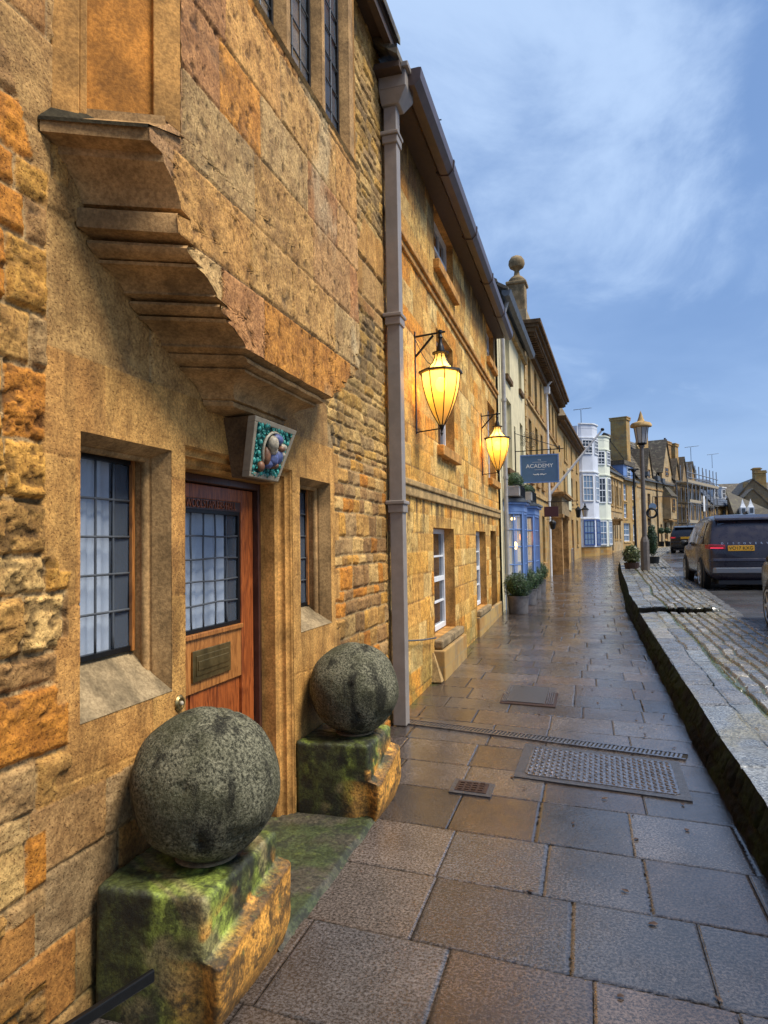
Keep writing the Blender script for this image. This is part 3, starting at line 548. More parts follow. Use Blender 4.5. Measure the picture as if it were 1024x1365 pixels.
# door
a, b, c, d = 2.83, 4.05, .0, 2.11
PD = [(-.004, 0), (0, -.004), (.008, -.012)]+arc((.030, -.012), .022, 180, 270, 4)+[(.042, -.034), (.042, -.05)]+arc((.062, -.05), .02, 180, 300, 5)+[(.080, -.075), (.088, -.082), (.090, -.25)]
dj = MB(UW); mould(dj, a, b, c, d, PD); dj.obj('door_surround', 'honey_trim', E1, smooth='auto')
df = MB(UW); df.box(a+.09, a+.125, -.26, -.17, .02, d-.09).box(b-.125, b-.09, -.26, -.17, .02, d-.09).box(a+.125, b-.125, -.26, -.17, d-.13, d-.09); df.obj('door_frame', 'oak_dark', E1, bev=.004)
wl = -.205; u0, u1, zt = 2.96, 3.92, 1.975
dr = MB(UW); dr.box(u0, u0+.14, wl-.045, wl, .04, zt).box(u1-.15, u1, wl-.045, wl, .04, zt).box(u0+.14, u1-.15, wl-.045, wl-.001, 1.90, zt).box(u0+.14, u1-.15, wl-.045, wl-.002, .04, .22)
door = dr.obj('door', 'oak_red', E1, bev=.004); door['label'] = 'half-glazed red oak door with brass letter box'
MB(UW).box(u0+.14, u1-.15, wl-.045, wl-.003, .90, 1.18).box(u0+.14, u1-.15, wl-.044, wl+.010, 1.175, 1.20).obj('lock_rail', 'oak_light', door, bev=.003)
MB(UW).box(u0+.14, u0+.26, wl-.04, wl-.018, .22, .90).box(u0+.272, u0+.54, wl-.04, wl-.014, .22, .90).box(u0+.552, u1-.15, wl-.04, wl-.018, .22, .90).obj('panel', 'oak_red', door, bev=.004)
o = leaded(door, u0+.14, u1-.15, 1.20, 1.845, wl-.02, 5, 5, 'glazing', bend=.006)
pb = MB(UW).box(u0+.14, u1-.15, wl-.02, wl-.006, 1.845, 1.90).obj('name_board', 'oak_dark', door)
tx = text('lettering', 'WOOLSTAPLERS·HALL', .062, 'oak_red', pb, (3.445, -(wl-.004), 1.872), (math.pi/2, 0, 0), .003, sx=.86)
lb = MB(UW); lb.box(3.22, 3.62, wl, wl+.008, .955, 1.115).box(3.25, 3.59, wl+.008, wl+.013, .985, 1.088); lt = lb.obj('letter_box', 'brass', door, bev=.004)
MB(UW).box(3.262, 3.578, wl+.013, wl+.018, 1.012, 1.060).obj('flap', 'brass', lt, bev=.005)
# bell
bl = MB(UW).lathe([(.001, 0), (.036, .0), (.036, .004), (.028, .012), (.022, .012), (.020, .007), (.001, .007)], 28, (2.775, 0, .965), 'y'); bell = bl.obj('door_bell', 'brass', E1, smooth='auto')
MB(UW).lathe([(.001, .007), (.010, .007), (.010, .016), (.006, .02), (.001, .021)], 16, (2.775, 0, .965), 'y').obj('push', 'glaze_cream', bell, smooth=True)
# stepped corbel
CA = [(3.20, 2.035), (3.165, 2.03), (3.10, 1.93), (3.055, 1.935), (3.047, 2.01), (3.02, 2.015), (3.0, 2.045), (2.97, 2.09), (2.94, 2.115), (2.90, 2.13), (2.89, 2.20), (2.88, 2.20), (2.875, 2.105), (2.865, 2.10), (2.805, 2.115), (2.798, 2.215), (2.787, 2.225), (2.782, 2.175), (2.77, 2.17), (2.757, 2.18), (2.745, 2.205), (2.738, 2.245), (2.735, 2.29), (2.731, 2.235), (2.72, 2.24), (2.715, 2.30), (2.70, 2.335), (2.68, 2.375), (2.665, 2.39), (2.655, 2.385), (2.650, 2.47), (2.638, 2.49), (2.636, 2.425), (2.625, 2.42), (2.612, 2.44), (2.602, 2.47), (2.598, 2.525), (2.592, 2.475), (2.58, 2.485), (2.576, 2.53), (2.56, 2.565), (2.54, 2.62), (2.522, 2.64), (2.512, 2.635)]
CB = [(2.506, 2.665, .30), (2.498, 2.70, .275), (2.492, 2.69, .29), (2.482, 2.70, .298), (2.470, 2.72, .293), (2.460, 2.76, .268), (2.456, 2.78, .25), (2.450, 2.77, .262), (2.440, 2.785, .258), (2.436, 2.83, .225), (2.42, 2.87, .185), (2.395, 2.92, .155), (2.365, 2.96, .140), (2.348, 2.975, .140), (2.344, 2.99, .120), (2.334, 2.985, .130), (2.318, 2.995, .125), (2.308, 3.02, .10), (2.300, 3.04, .0)]
rows = [(z, A, .32) for z, A in CA]+list(CB)
def Bf(A, w): return A+.155*w/.32
vs = []; fs = []; CEN = 3.355; n = 14
Us = []
for z, A, w in rows:
    B = Bf(A, w); C = min(2*CEN-B, 4.455); Dd = min(2*CEN-A, C+.155*w/.32)
    ring = [(A+(B-A)*i/n, w*i/n) for i in range(n+1)]+[(B+(C-B)*i/n, w) for i in range(1, n+1)]+[(C+(Dd-C)*i/n, w*(1-i/n)) for i in range(1, n+1)]
    vs += [(u+.004*math.sin(u*9+z*31), -(q+.003*math.sin(u*23+z*17)), z) for u, q in ring]
k = 3*n+1; nA = len(CA)
for i in range(len(rows)-1):
    for j in range(k-1):
        if i+1 < nA and n <= j < 2*n: continue
        fs.append((i*k+j, i*k+j+1, (i+1)*k+j+1, (i+1)*k+j))
cb = MB(); cb.v = vs; cb.f = fs; corb = cb.obj('stepped_corbel', 'brown_trim', E1, smooth='auto'); corb['label'] = 'stepped moulded corbel carrying the oriel'
MB(UW).add([(1.925, .0, 3.092), (2.075, .323, 3.092), (2.075, .323, 3.105), (1.925, 0, 3.105), (2.292, .335, 3.172), (2.0, 0, 3.185), (2.18, .338, 3.06)], [(0, 1, 2, 3), (3, 2, 4, 5)]).obj('weathering', 'lichen_stone', E1)
# oriel: ashlar front over the corbel, canted cheek, mullioned window
zA = np.array([r[0] for r in CA][::-1]); uB = np.array([Bf(r[1], .32) for r in CA][::-1])
def Lf(z): return np.where(z > 3.19, 2.285, np.interp(z, zA, uB))
def Rf(z): return np.where(z > 3.19, 4.44, np.minimum(2*CEN-np.interp(z, zA, uB), 4.455))
def or_fn(U, Z):
    h, c = stonework(U, Z, (.29, .37), (.32, .72), [(.42, .27, .14), (.46, .28, .11), (.40, .26, .15), (.45, .33, .18), (.50, .25, .06), (.42, .23, .11), (.46, .30, .13)], 505, .004, 4, .004, .007, .004, 22, .002, .002, .003, mortar=(.16, .12, .08), rnd=.006, vary=.16)
    lime = (ss(.52, .68, fbm(U*3.2, Z*1.6, 71, 5))*ss(2.9, 3.9, U))[..., None]*.6; c = c*(1-lime)+np.array((.46, .42, .33))*lime
    pit = ss(.66, .72, fbm(U*30, Z*22, 78, 3))+.35*ss(.66, .72, fbm(U*11, Z*9, 79, 4)); h = h-.005*pit; c = c*(1-.5*pit[..., None]); return h, c
wall_panel('oriel_front', sgrid(2.2, 4.45, .0075), np.unique(np.round(np.concatenate([sgrid(2.512, 4.17, .0085)]), 4)), or_fn, [], 'near_stone', E1, .32, Lf, Rf)
# canted cheek with a sunk panel
def cheek(a, b, zb, zt_, T):
    m_ = MB(T); m_.quad((a, 0, zb), (b, 0, zb), (b, 0, zt_), (a, 0, zt_)); return m_
for sgn, nm in ((1, 'oriel_cheek'), (-1, 'oriel_cheek')):
    pA = (1.985, 0) if sgn == 1 else (4.73, 0); pB = (2.287, .32) if sgn == 1 else (4.44, .32)
    def T(s, q, z, pA=pA, pB=pB):
        L_ = math.hypot(pB[0]-pA[0], pB[1]); dx, dw = (pB[0]-pA[0])/L_, (pB[1])/L_; return (pA[0]+dx*s-dw*q*sgn, -(dw*s+dx*abs(1)*q*sgn*sgn if sgn == 1 else dw*s+abs(dx)*q), z)
    L_ = math.hypot(pB[0]-pA[0], .32); cm = MB(T); cm.box(0, .09, -.06, .0, 3.13, 5.8).box(L_-.10, L_, -.06, .0, 3.13, 5.8).box(.09, .115, -.016, -.004, 3.13, 5.8).box(.09, L_-.10, -.06, -.016, 3.13, 3.16)
    ck = cm.obj(nm, 'honey_trim', E1, bev=.004); MB(T).box(.09, L_-.10, -.06, -.018, 3.16, 5.8).obj('sunk_panel', 'orange_trim', ck)
ol = MB(UW); mu = [(2.285, 2.42), (2.74, 2.85), (3.26, 3.375), (3.78, 3.895), (4.285, 4.44)]
sb = MB(UW); sb.add([(2.26, .32, 4.165), (4.46, .32, 4.165), (4.47, .335, 4.18), (2.25, .335, 4.18), (4.44, .25, 4.235), (2.285, .25, 4.235)], [(0, 1, 2, 3), (3, 2, 4, 5)]).obj('oriel_sill', 'pale_trim', E1)
def mullion(u0, u1):
    m_ = MB(UW); cw = .028
    poly = [(u0, .235), (u0, .255), (u0+cw, .30), (u0+cw+.006, .318), (u1-cw-.006, .318), (u1-cw, .30), (u1, .255), (u1, .235)]
    return m_.prism(poly, 4.17, 5.6, 'z')
for i, (p0, p1) in enumerate(mu): mullion(p0, p1).obj('mullion', 'brown_trim', E1, smooth='auto')
MB(UW).box(2.285, 4.44, .20, .32, 5.6, 5.9).obj('oriel_head', 'brown_trim', E1)
for (p0, p1), (q0, q1) in zip(mu, mu[1:]): leaded(E1, p1, q0, 4.2, 5.6, .25, 3, 8, 'oriel_light', curtain=False)
MB(UW).box(2.3, 4.43, -.4, -.38, 4.0, 5.8).box(2.3, 4.43, -.4, .2, 4.0, 4.02).obj('oriel_lining', 'void', E1)
# keystone plaque of glazed tile
hw1, hw0, zt1, zb1, wt1, wb1, cu = .262, .178, 2.292, 2.0, .17, .09, 3.44
def PT(s, q, v):     # s -1..1 across, v 0..1 up, q out of the face
    hw = hw0+(hw1-hw0)*v; return (cu+s*hw, -(wb1+(wt1-wb1)*v+q), zb1+(zt1-zb1)*v)
kb = MB(); kb.hexa([(cu-hw0+.01, 0, zb1), (cu+hw0-.01, 0, zb1), PT(.96, -.02, 0), PT(-.96, -.02, 0), (cu-hw1+.01, 0, zt1), (cu+hw1-.01, 0, zt1), PT(.96, -.02, 1), PT(-.96, -.02, 1)]).obj('keystone', 'dark_trim', E1)
pf = MB(PT); e_ = .09
pf.hexa([(-1, -.03, 0), (1, -.03, 0), (1, .012, 0), (-1, .012, 0), (-1, -.03, e_), (1, -.03, e_), (1, .012, e_), (-1, .012, e_)]).hexa([(-1, -.03, 1-e_), (1, -.03, 1-e_), (1, .012, 1-e_), (-1, .012, 1-e_), (-1, -.03, 1), (1, -.03, 1), (1, .012, 1), (-1, .012, 1)])
pf.hexa([(-1, -.03, e_), (-.87, -.03, e_), (-.87, .012, e_), (-1, .012, e_), (-1, -.03, 1-e_), (-.87, -.03, 1-e_), (-.87, .012, 1-e_), (-1, .012, 1-e_)]).hexa([(.87, -.03, e_), (1, -.03, e_), (1, .012, e_), (.87, .012, e_), (.87, -.03, 1-e_), (1, -.03, 1-e_), (1, .012, 1-e_), (.87, .012, 1-e_)])
plq = pf.obj('plaque', 'plaque_frame', E1, bev=.003); plq['label'] = 'glazed turquoise relief tile over the door'
MB(PT).quad((-.9, .0, .05), (.9, .0, .05), (.9, .0, .95), (-.9, .0, .95)).obj('ground', 'plaque_ground', plq)
sc = MB(); rg = random.Random(3)
def blob(mb, s, v, r1, r2, q, ang=0):
    p = PT(s, q, v); mb._ell(p, (r1, q*.9+.008, r2), 10, 6)
for i in range(11):
    for j in range(9):
        s = -.78+1.56*i/10; v = .10+.8*j/8
        if (s/.50)**2+((v-.52)/.33)**2 < 1: continue
        s += rg.uniform(-.05, .05); v += rg.uniform(-.03, .03)
        if rg.random() < .62:
            R0 = rg.uniform(.012, .017); c0 = PT(s, .006, v); a0 = rg.uniform(0, 6); sc.tube([(c0[0]+R0*(1-t/11)*math.cos(a0+t*.8), c0[1]-.002, c0[2]+R0*(1-t/11)*math.sin(a0+t*.8)) for t in range(9)], .0042, 5)
        else: blob(sc, s, v, .013, .018, .006)
sc.obj('foliage_relief', 'glaze_teal', plq, smooth=True)
rr_ = MB(); rr_.tube([(PT(.46*math.cos(t), .014, .52+.31*math.sin(t))) for t in [k*math.pi*2/28 for k in range(5, 26)]], .008, 8); rr_.obj('wreath', 'glaze_cream', plq, smooth=True)
w1_ = MB(); blob(w1_, -.12, .62, .040, .045, .026); blob(w1_, -.05, .52, .032, .030, .024); blob(w1_, .40, .60, .040, .022, .024); blob(w1_, .45, .48, .036, .024, .022); w1_.obj('fleece_relief', 'glaze_cream', plq, smooth=True)
w2_ = MB(); blob(w2_, .10, .72, .055, .030, .022); blob(w2_, .05, .36, .045, .042, .026); blob(w2_, .22, .42, .030, .045, .030); blob(w2_, -.12, .26, .035, .025, .022); w2_.obj('robe_relief', 'glaze_blue', plq, smooth=True)
for q_ in ((.2, .55, .018, .020, .032), (-.25, .40, .025, .05, .018), (.15, .25, .030, .018, .028), (-.45, .2, .025, .03, .016)): w3_ = MB(); blob(w3_, *q_); w3_.obj('figure_relief', 'glaze_brown', plq, smooth=True)
# roof and eaves of the near house, downpipe at the joint
roof_pitch(-7, 6.15, .22, 6.22, -3.2, 9.9, .07).obj('roof', 'stone_slates', E1)
MB(UW).box(-7, 6.15, .0, .19, 6.20, 6.24).box(-7, 6.15, .12, .18, 6.12, 6.20).obj('soffit', 'dark_wood', E1)
dp = MB(UW); dp.box(6.20, 6.33, .035, .155, .02, 5.70); pipe = dp.obj('downpipe', 'pipe_paint', E1, bev=.006)
for z in (5.42, 3.72, 2.0): 
    MB(UW).box(6.165, 6.365, .0, .18, z, z+.035).box(6.18, 6.35, .02, .168, z-.075, z).obj('collar', 'pipe_paint', pipe, bev=.008)
hp = MB(UW); hp.hexa([(6.17, .02, 5.70), (6.36, .02, 5.70), (6.36, .19, 5.70), (6.17, .19, 5.70), (6.12, .01, 5.82), (6.42, .01, 5.82), (6.42, .27, 5.82), (6.12, .27, 5.82)]).box(6.12, 6.42, .01, .27, 5.82, 5.98).box(6.09, 6.45, .0, .30, 5.98, 6.03)
hp.obj('hopper_head', 'pipe_paint', pipe, bev=.008)

# ---------------------------------------------------------------- stone balls on mossy blocks
def rough_block(parent, x0, x1, y0, y1, z1, seed):
    import bmesh
    bm = bmesh.new(); bmesh.ops.create_cube(bm, size=1); bmesh.ops.subdivide_edges(bm, edges=bm.edges[:], cuts=70, use_grid_fill=True)
    me = D.meshes.new('block'); bm.to_mesh(me); bm.free(); nv = len(me.vertices); co = np.zeros(nv*3); me.vertices.foreach_get('co', co); co = co.reshape(-1, 3)
    hx, hy, hz = (x1-x0)/2, (y1-y0)/2, (z1+.1)/2; p = co*2*np.array([hx, hy, hz]); r = .022; H = np.array([hx, hy, hz])
    q = np.clip(p, -H+r, H-r); dd = p-q; ln = np.linalg.norm(dd, axis=1, keepdims=True); ln[ln == 0] = 1; p = np.where(np.abs(dd).max(1, keepdims=True) > 0, q+dd/ln*r, p)
    p += np.array([(x0+x1)/2, (y0+y1)/2, z1-hz]); X, Y, Z = p.T; nx = ss(.0, 1, (co[:, 0]*2)**5); ny = ss(0, 1, (-co[:, 1]*2)**5)
    led = .24+.10*(Y-y0)/(y1-y0)+.02*(fbm(Y*9, X*9, seed, 3)-.5); k = ss(led+.008, led-.012, Z)*ss(x0+.55*(x1-x0), x1, X)
    X += .062*k*ss(0, .25, Z+.1)+.012*(fbm(Y*6, Z*6, seed+3, 4)-.5); Y += .012*(fbm(X*6, Z*6, seed+5, 4)-.5); Z += .014*(fbm(X*7, Y*7, seed+9, 4)-.5)*(co[:, 2] > .4)
    cut = ss(.10, .0, np.abs(X-(x1-.03))+np.abs(Y-(y0+.03))-.02)*ss(.30, .05, Z); Y += .05*cut
    Z += .012*(fbm(X*30, Y*30, seed+1, 2)-.5)*ss(.3, .5, co[:, 2])
    gn = np.stack([.12+.0*X, .15+0*X, .025+0*X], -1)*(.2+1.9*ss(.3, .7, fbm(X*14+Y*9, Z*14+Y*7, seed+21, 5)))[:, None]
    bk = ss(.44, .58, fbm(X*4+Y*4, Z*1.3, seed+31, 4))[:, None]; c = gn*(1-bk*.8)+np.array((.022, .022, .014))*bk*.8
    tan = ss(.56, .70, fbm(X*5+Y*8, Z*5, seed+41, 4))[:, None]; c = c*(1-tan*.75)+np.array((.24, .19, .09))*tan*.75
    og = (k*ss(x0+.5*(x1-x0), x0+.7*(x1-x0), X)*1.2+ss(.8, .9, co[:, 0]*2*.95)*ss(z1-.03, z1-.16, Z)*ss(.46, .54, fbm(Y*7, Z*7, seed+55, 4))).clip(0, 1)*ss(.22, .38, fbm(Y*5, Z*6, seed+51, 4)+.1)
    og = og[:, None]; c = c*(1-og)+np.array((.62, .29, .05))*(.35+1.2*fbm(Y*12, Z*12, seed+61, 4)[:, None])*og
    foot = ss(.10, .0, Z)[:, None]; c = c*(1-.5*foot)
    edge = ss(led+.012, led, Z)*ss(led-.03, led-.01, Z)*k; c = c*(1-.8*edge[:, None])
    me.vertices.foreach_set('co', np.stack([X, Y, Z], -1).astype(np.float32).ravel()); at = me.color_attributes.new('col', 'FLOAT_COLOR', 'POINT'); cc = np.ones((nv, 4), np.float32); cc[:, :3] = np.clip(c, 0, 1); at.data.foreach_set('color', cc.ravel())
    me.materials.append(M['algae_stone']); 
    for pp in me.polygons: pp.use_smooth = True
    me.update(); o = D.objects.new('block', me); COL.objects.link(o); o.parent = parent; return o
def ball(parent, c, r):
    mb = MB(); mb._ell(c, (r, r*.99, r), 96, 64); v = np.array(mb.v); d_ = (v-np.array(c))/r; k_ = .004*np.sin(d_[:, 0]*5+c[0]*9)*np.cos(d_[:, 2]*4+1)+.003*np.sin(d_[:, 1]*9+2)*np.sin(d_[:, 2]*7)+.006*(fbm(d_[:, 0]*3+d_[:, 1]*2+9, d_[:, 2]*3+d_[:, 1], 77, 4)-.5)
    k_ -= .012*ss(.66, .74, fbm(d_[:, 0]*4+d_[:, 1]*3+3, d_[:, 2]*4+5, 78, 3)); v = v+d_*k_[:, None]; mb.v = [tuple(q) for q in v]
    o = mb.obj('ball', 'ball_stone', parent, smooth=True)
    MB()._ell((c[0], c[1], c[2]-r+.008), (r*.42, r*.42, .012), 24, 6).obj('mortar_bed', 'grey_trim', o, smooth=True); return o
E2 = thing('stone_ball_post', 'nearest round stone ball on a mossy green block left of the oak door', 'ornament', (.02, 2.19, 0), 0, 'stone balls flanking the door')
rough_block(E2, .0, .44, .0, .60, .455, 11); ball(E2, (.27, .31, .735), .283)
E3 = thing('stone_ball_post', 'darker farther stone ball on a block beside the downpipe', 'ornament', (.0, 4.06, 0), 0, 'stone balls flanking the door')
rough_block(E3, .0, .47, .0, .50, .455, 37); ball(E3, (.29, .27, .735), .283)
# threshold slab between the blocks, iron bar in the corner
ts_ = np.linspace(0, 1, 90); X, Y = np.meshgrid(np.linspace(-.30, .50, 90), np.linspace(2.72, 4.14, 140)); hh = .028+.006*(fbm(X*5, Y*5, 3, 4)-.5)-.03*ss(.47, .5, X+.02*(fbm(Y*6, X*0, 4, 3)-.5))
gq = ss(.38, .6, fbm(X*5, Y*4, 7, 5))[..., None]; cc_ = np.array((.06, .052, .036))*(1-gq)+np.array((.04, .052, .02))*gq
struct(grid_mesh('threshold', np.stack([X, Y, hh], -1), cc_*(.6+.8*fbm(X*20, Y*20, 9, 3))[..., None], None, M['algae_stone']))
ib = MB().hexa([(.00, 1.80, .07), (.30, 2.13, .205), (.315, 2.12, .205), (.02, 1.78, .07), (.0, 1.80, .11), (.30, 2.13, .245), (.315, 2.12, .245), (.02, 1.78, .11)]); tag(ib.obj('iron_bar', 'black_iron', None, bev=.004), 'flat black iron bar leaning against the nearest mossy block', 'bar')

# ---------------------------------------------------------------- covers, drain, leaves
def flatbox(name, pts, z0, z1, m, parent=None, bev=0): n = MB().prism(pts, z0, z1, 'z').obj(name, m, parent, bev); return n
E4 = thing('inspection_cover', 'square recessed cover filled with grey concrete, farthest set in the pavement', 'cover', (.86, 7.24, .028))
flatbox('rim', [(0, 0), (.55, -.09), (.56, .90), (-.03, 1.0)], -.02, .008, 'iron_rust', E4, .003); flatbox('infill', [(.07, .07), (.44, .0), (.45, .80), (.04, .88)], .008, .014, 'cover_concrete', E4)
rb = MB(); [rb.box(.455+.02*i, .465+.02*i, .0, .8, .008, .016).box(.01+.016*i, .02+.016*i, .05, .88, .008, .016) for i in range(4)]; rb.obj('ribs', 'iron_cover', E4)
E5 = thing('drain_cover', 'large grey steel access cover with raised chequer pattern, beside the raised verge', 'cover', (1.275, 4.95, .004))
def sk(x, y): return (x+.015*y/.75-.0, y-.20*x+.19)
flatbox('rim', [sk(-.07, -.07), sk(1.06, -.07), sk(1.06, .76), sk(-.07, .76)], -.02, .006, 'cover_concrete', E5); flatbox('plate', [sk(0, .03), sk(.03, 0), sk(.97, 0), sk(1.0, .03), sk(1., .66), sk(.97, .69), sk(.03, .69), sk(0, .66)], .0, .012, 'iron_cover', E5, .003)
tr_ = MB()
for i in range(26):
    for j in range(17):
        x = .03+.94*i/25; y = .03+.63*j/16; q = ((i+j) % 2)*math.pi/2+math.pi/4
        cx_, cy_ = sk(x, y); dx, dy = .015*math.cos(q), .015*math.sin(q); ex_, ey_ = -.0045*math.sin(q), .0045*math.cos(q)
        tr_.add([(cx_-dx-ex_, cy_-dy-ey_, .012), (cx_+dx-ex_, cy_+dy-ey_, .012), (cx_+dx+ex_, cy_+dy+ey_, .012), (cx_-dx+ex_, cy_-dy+ey_, .012), (cx_-dx*.8-ex_*.4, cy_-dy*.8-ey_*.4, .018), (cx_+dx*.8-ex_*.4, cy_+dy*.8-ey_*.4, .018), (cx_+dx*.8+ex_*.4, cy_+dy*.8+ey_*.4, .018), (cx_-dx*.8+ex_*.4, cy_-dy*.8+ey_*.4, .018)], [(4, 5, 6, 7), (0, 1, 5, 4), (1, 2, 6, 5), (2, 3, 7, 6), (3, 0, 4, 7)])
tr_.obj('tread_pattern', 'iron_cover', E5)
E6 = thing('drain_cover', 'small rusty stopcock cover left of the big chequered cover', 'cover', (.85, 4.70, .004))
flatbox('rim', [(-.03, -.02), (.25, -.06), (.25, .20), (-.03, .25)], -.02, .006, 'cover_concrete', E6); flatbox('plate', [(0, .02), (.215, -.01), (.215, .175), (0, .205)], .006, .010, 'iron_rust', E6, .002)
st = MB(); [st.box(.02+.045*i, .05+.045*i, .03+.042*j, .055+.042*j, .010, .015) for i in range(4) for j in range(4)]; st.obj('studs', 'iron_rust', E6)
E7 = thing('channel_drain', 'narrow iron channel drain running from the downpipe across the pavement', 'drain', (.0, 0, .002))
A0, A1 = Vector((.10, 6.36)), Vector((2.42, 5.80)); dv = (A1-A0).normalized(); nv_ = Vector((-dv.y, dv.x)); Ld = (A1-A0).length
def CH(s, q, z): p = A0+dv*s+nv_*q; return (p.x, p.y, z+g(p.y)+.003)
MB(CH).box(0, Ld, -.065, .065, -.03, .002).obj('bed', 'void', E7); gr_ = MB(CH).box(0, Ld, -.075, -.055, -.02, .010).box(0, Ld, .055, .075, -.02, .010)
for i in range(int(Ld/.032)): gr_.box(i*.032, i*.032+.017, -.055, .055, -.01, .008)
gr_.obj('grating', 'iron_cover', E7)
rg = random.Random(9)
lf = MB().add([(0, -.02, 0), (.012, -.006, .004), (.014, .008, .001), (.004, .024, .005), (-.008, .012, .008), (-.011, -.004, .003)], [(0, 1, 2, 3, 4, 5)]).obj('fallen_leaf', 'leaf_brown', None)
tag(lf, 'small dark fallen leaf lying on the wet pavement', 'leaf', 'fallen leaves on the wet pavement')
for i in range(64):
    t_ = rg.random()**.7; y = 2.2+t_*8; x = 2.45-abs(rg.gauss(0, .45)) if i % 3 else rg.uniform(.6, 2.4)
    l = lf if i == 0 else lf.copy()
    if i: COL.objects.link(l)
    l.location = (min(max(x, .55), 2.46), y, g(y)+.005); l.rotation_euler = (rg.uniform(-.2, .2), rg.uniform(-.2, .2), rg.uniform(0, 6.3)); l.scale = (rg.uniform(.5, 1.2), rg.uniform(.5, 1.15), 1)
# ================================================================= SECOND HOUSE: long honey ashlar front with lanterns
EB = thing('ashlar_house', 'long honey ashlar house with two glowing wall lanterns, string courses and dark brown gutter', 'house', (0, 6.2, 0), math.pi/2)
# openings (u measured from y=6.2)
G1, G2, GD = (2.05, 3.42, .50, 1.83), (5.45, 6.65, .52, 1.83), (7.35, 8.2, .16, 1.86)
M1, M2 = (2.45, 3.62, 2.86, 4.35), (7.28, 8.45, 2.86, 4.35)
T1, T2 = (2.45, 3.78, 5.20, 5.93), (7.40, 8.5, 5.22, 5.90)
M0, T0 = (4.9, 5.0, 2.86, 2.87), None
HB = [G1, G2, GD, M1, M2, T1, T2]
def b2_fn(U, Z):
    pal = [(.55, .36, .13), (.60, .45, .20), (.55, .29, .06), (.58, .41, .16), (.62, .50, .27), (.50, .33, .12), (.58, .37, .11), (.60, .46, .22)]
    h, c = stonework(U, Z, (.20, .28), (.26, .60), pal, 701, .004, 3, .003, .003, .004, 14, .002, .002, .003, mortar=(.26, .17, .08), rnd=.008, vary=.16)
    lo = Z < 1.95; h = np.where(lo, h, h)
    st = ss(.50, .68, fbm(U*9, Z*.9, 720, 4)); m1 = ss(1.55, 2.1, Z)*ss(2.3, 2.2, Z)*st*.8
    m2 = ss(4.9, 5.9, Z)*ss(.25, .5, fbm(U*4, Z*1.2, 730, 4))*.85; m3 = ss(2.45, 2.2, Z)*ss(2.10, 2.2, Z)*ss(.5, .6, fbm(U*5, Z*3, 740, 4))*.6
    m4 = ss(4.3, 4.8, Z)*ss(4.95, 4.8, Z)*ss(.52, .64, fbm(U*5, Z*.8, 741, 4))*.7
    pt = ss(.60, .66, fbm(U*26, Z*9, 750, 3))*ss(.45, .6, fbm(U*2, Z*2, 751, 3)); h = h-.006*pt
    k = np.clip(m1+m2+m3+m4+.45*pt, 0, .9)[..., None]; c = c*(1-k)+np.array((.05, .038, .028))*k
    og = ss(.52, .62, fbm(U*1.5, Z*1.1, 760, 4))[..., None]; c = c*(1-.2*og)+c*np.array((1.05, .72, .35))*.2*og
    damp = (ss(.75, .12, Z-gv(U+6.2))*ss(.35, .6, fbm(U*4, Z*4, 770, 4)))[..., None]; c = c*(1-.6*damp)+np.array((.15, .15, .055))*.6*damp
    return h, c
ex = [v for h_ in HB for v in h_[:2]]; ez = [v for h_ in HB for v in h_[2:]]
wall_panel('wall', np.unique(np.concatenate([sgrid(.0, 4, .014, ex), sgrid(4, 8.78, .022, ex)])), sgrid(-.1, 6.0, .0155, ez), b2_fn, HB, 'far_stone', EB)
for h_ in HB: reveal(MB(UW), *h_, .003, -.24 if h_[2] < 1 else -.2).obj('window_reveal', 'honey_trim', EB)
MB(UW).box(0, 8.8, -6.5, -.62, -.1, 5.9).obj('rear_wall', 'void', EB)
MB(UW).box(8.72, 8.78, -.6, .0, -.1, 6.0).box(0, .03, -.6, -.01, -.1, 6).obj('side_wall', 'honey_blocks', EB)
MB(UW).box(.32, 8.78, -.01, .055, 2.235, 2.30).box(.32, 8.78, -.01, .035, 2.13, 2.235).obj('string_course', 'pale_trim', EB, bev=.012)
MB(UW).box(.15, 8.78, -.01, .06, 4.735, 4.80).box(.15, 8.78, -.01, .03, 4.66, 4.735).obj('string_course', 'honey_trim', EB, bev=.012)
for (a, b, c, d), lab in ((G1, 1), (G2, 1)):
    window(EB, a+.02, b-.005, c+.02, d-.005, -.16 if a < 4 else -.14, 2, 4, fw=.06, bar=.022, pane='pane_dark', curtain=False)
    MB(UW).box(a-.02, b+.14, -.02, .10 if a < 4 else .07, c-.10, c+.0).obj('stone_sill', 'grey_trim', EB, bev=.02)
MB(UW).box(1.98, 3.55, -.02, .13, -.05, .39).obj('plinth_block', 'honey_blocks', EB, bev=.015)
MB(UW).box(5.4, 8.7, -.02, .05, .0, .42).obj('plinth', 'honey_blocks', EB, bev=.015)
MB(UW).hexa([(1.80, 0, .06), (1.93, 0, .06), (1.93, .12, .06), (1.80, .12, .06), (1.86, 0, .38), (1.89, 0, .38), (1.89, .02, .38), (1.86, .02, .38)]).obj('guard_stone', 'pale_trim', EB)
dd_ = MB(UW).box(GD[0], GD[1], -.20, -.14, GD[2], GD[3]).obj('side_door', 'oak_dark', EB); MB(UW).box(GD[0]+.08, GD[0]+.35, -.14, -.13, .3, 1.7).obj('panel', 'dark_wood', dd_)
for (a, b, c, d) in (M1, M2): window(EB, a, b, c, d, -.15, 2, 4, fw=.05, sill=.09, sillm='honey_trim')
for (a, b, c, d) in (T1, T2): window(EB, a, b, c, d, -.12, 3, 2, fw=.05, sill=.08, sillm='honey_trim')
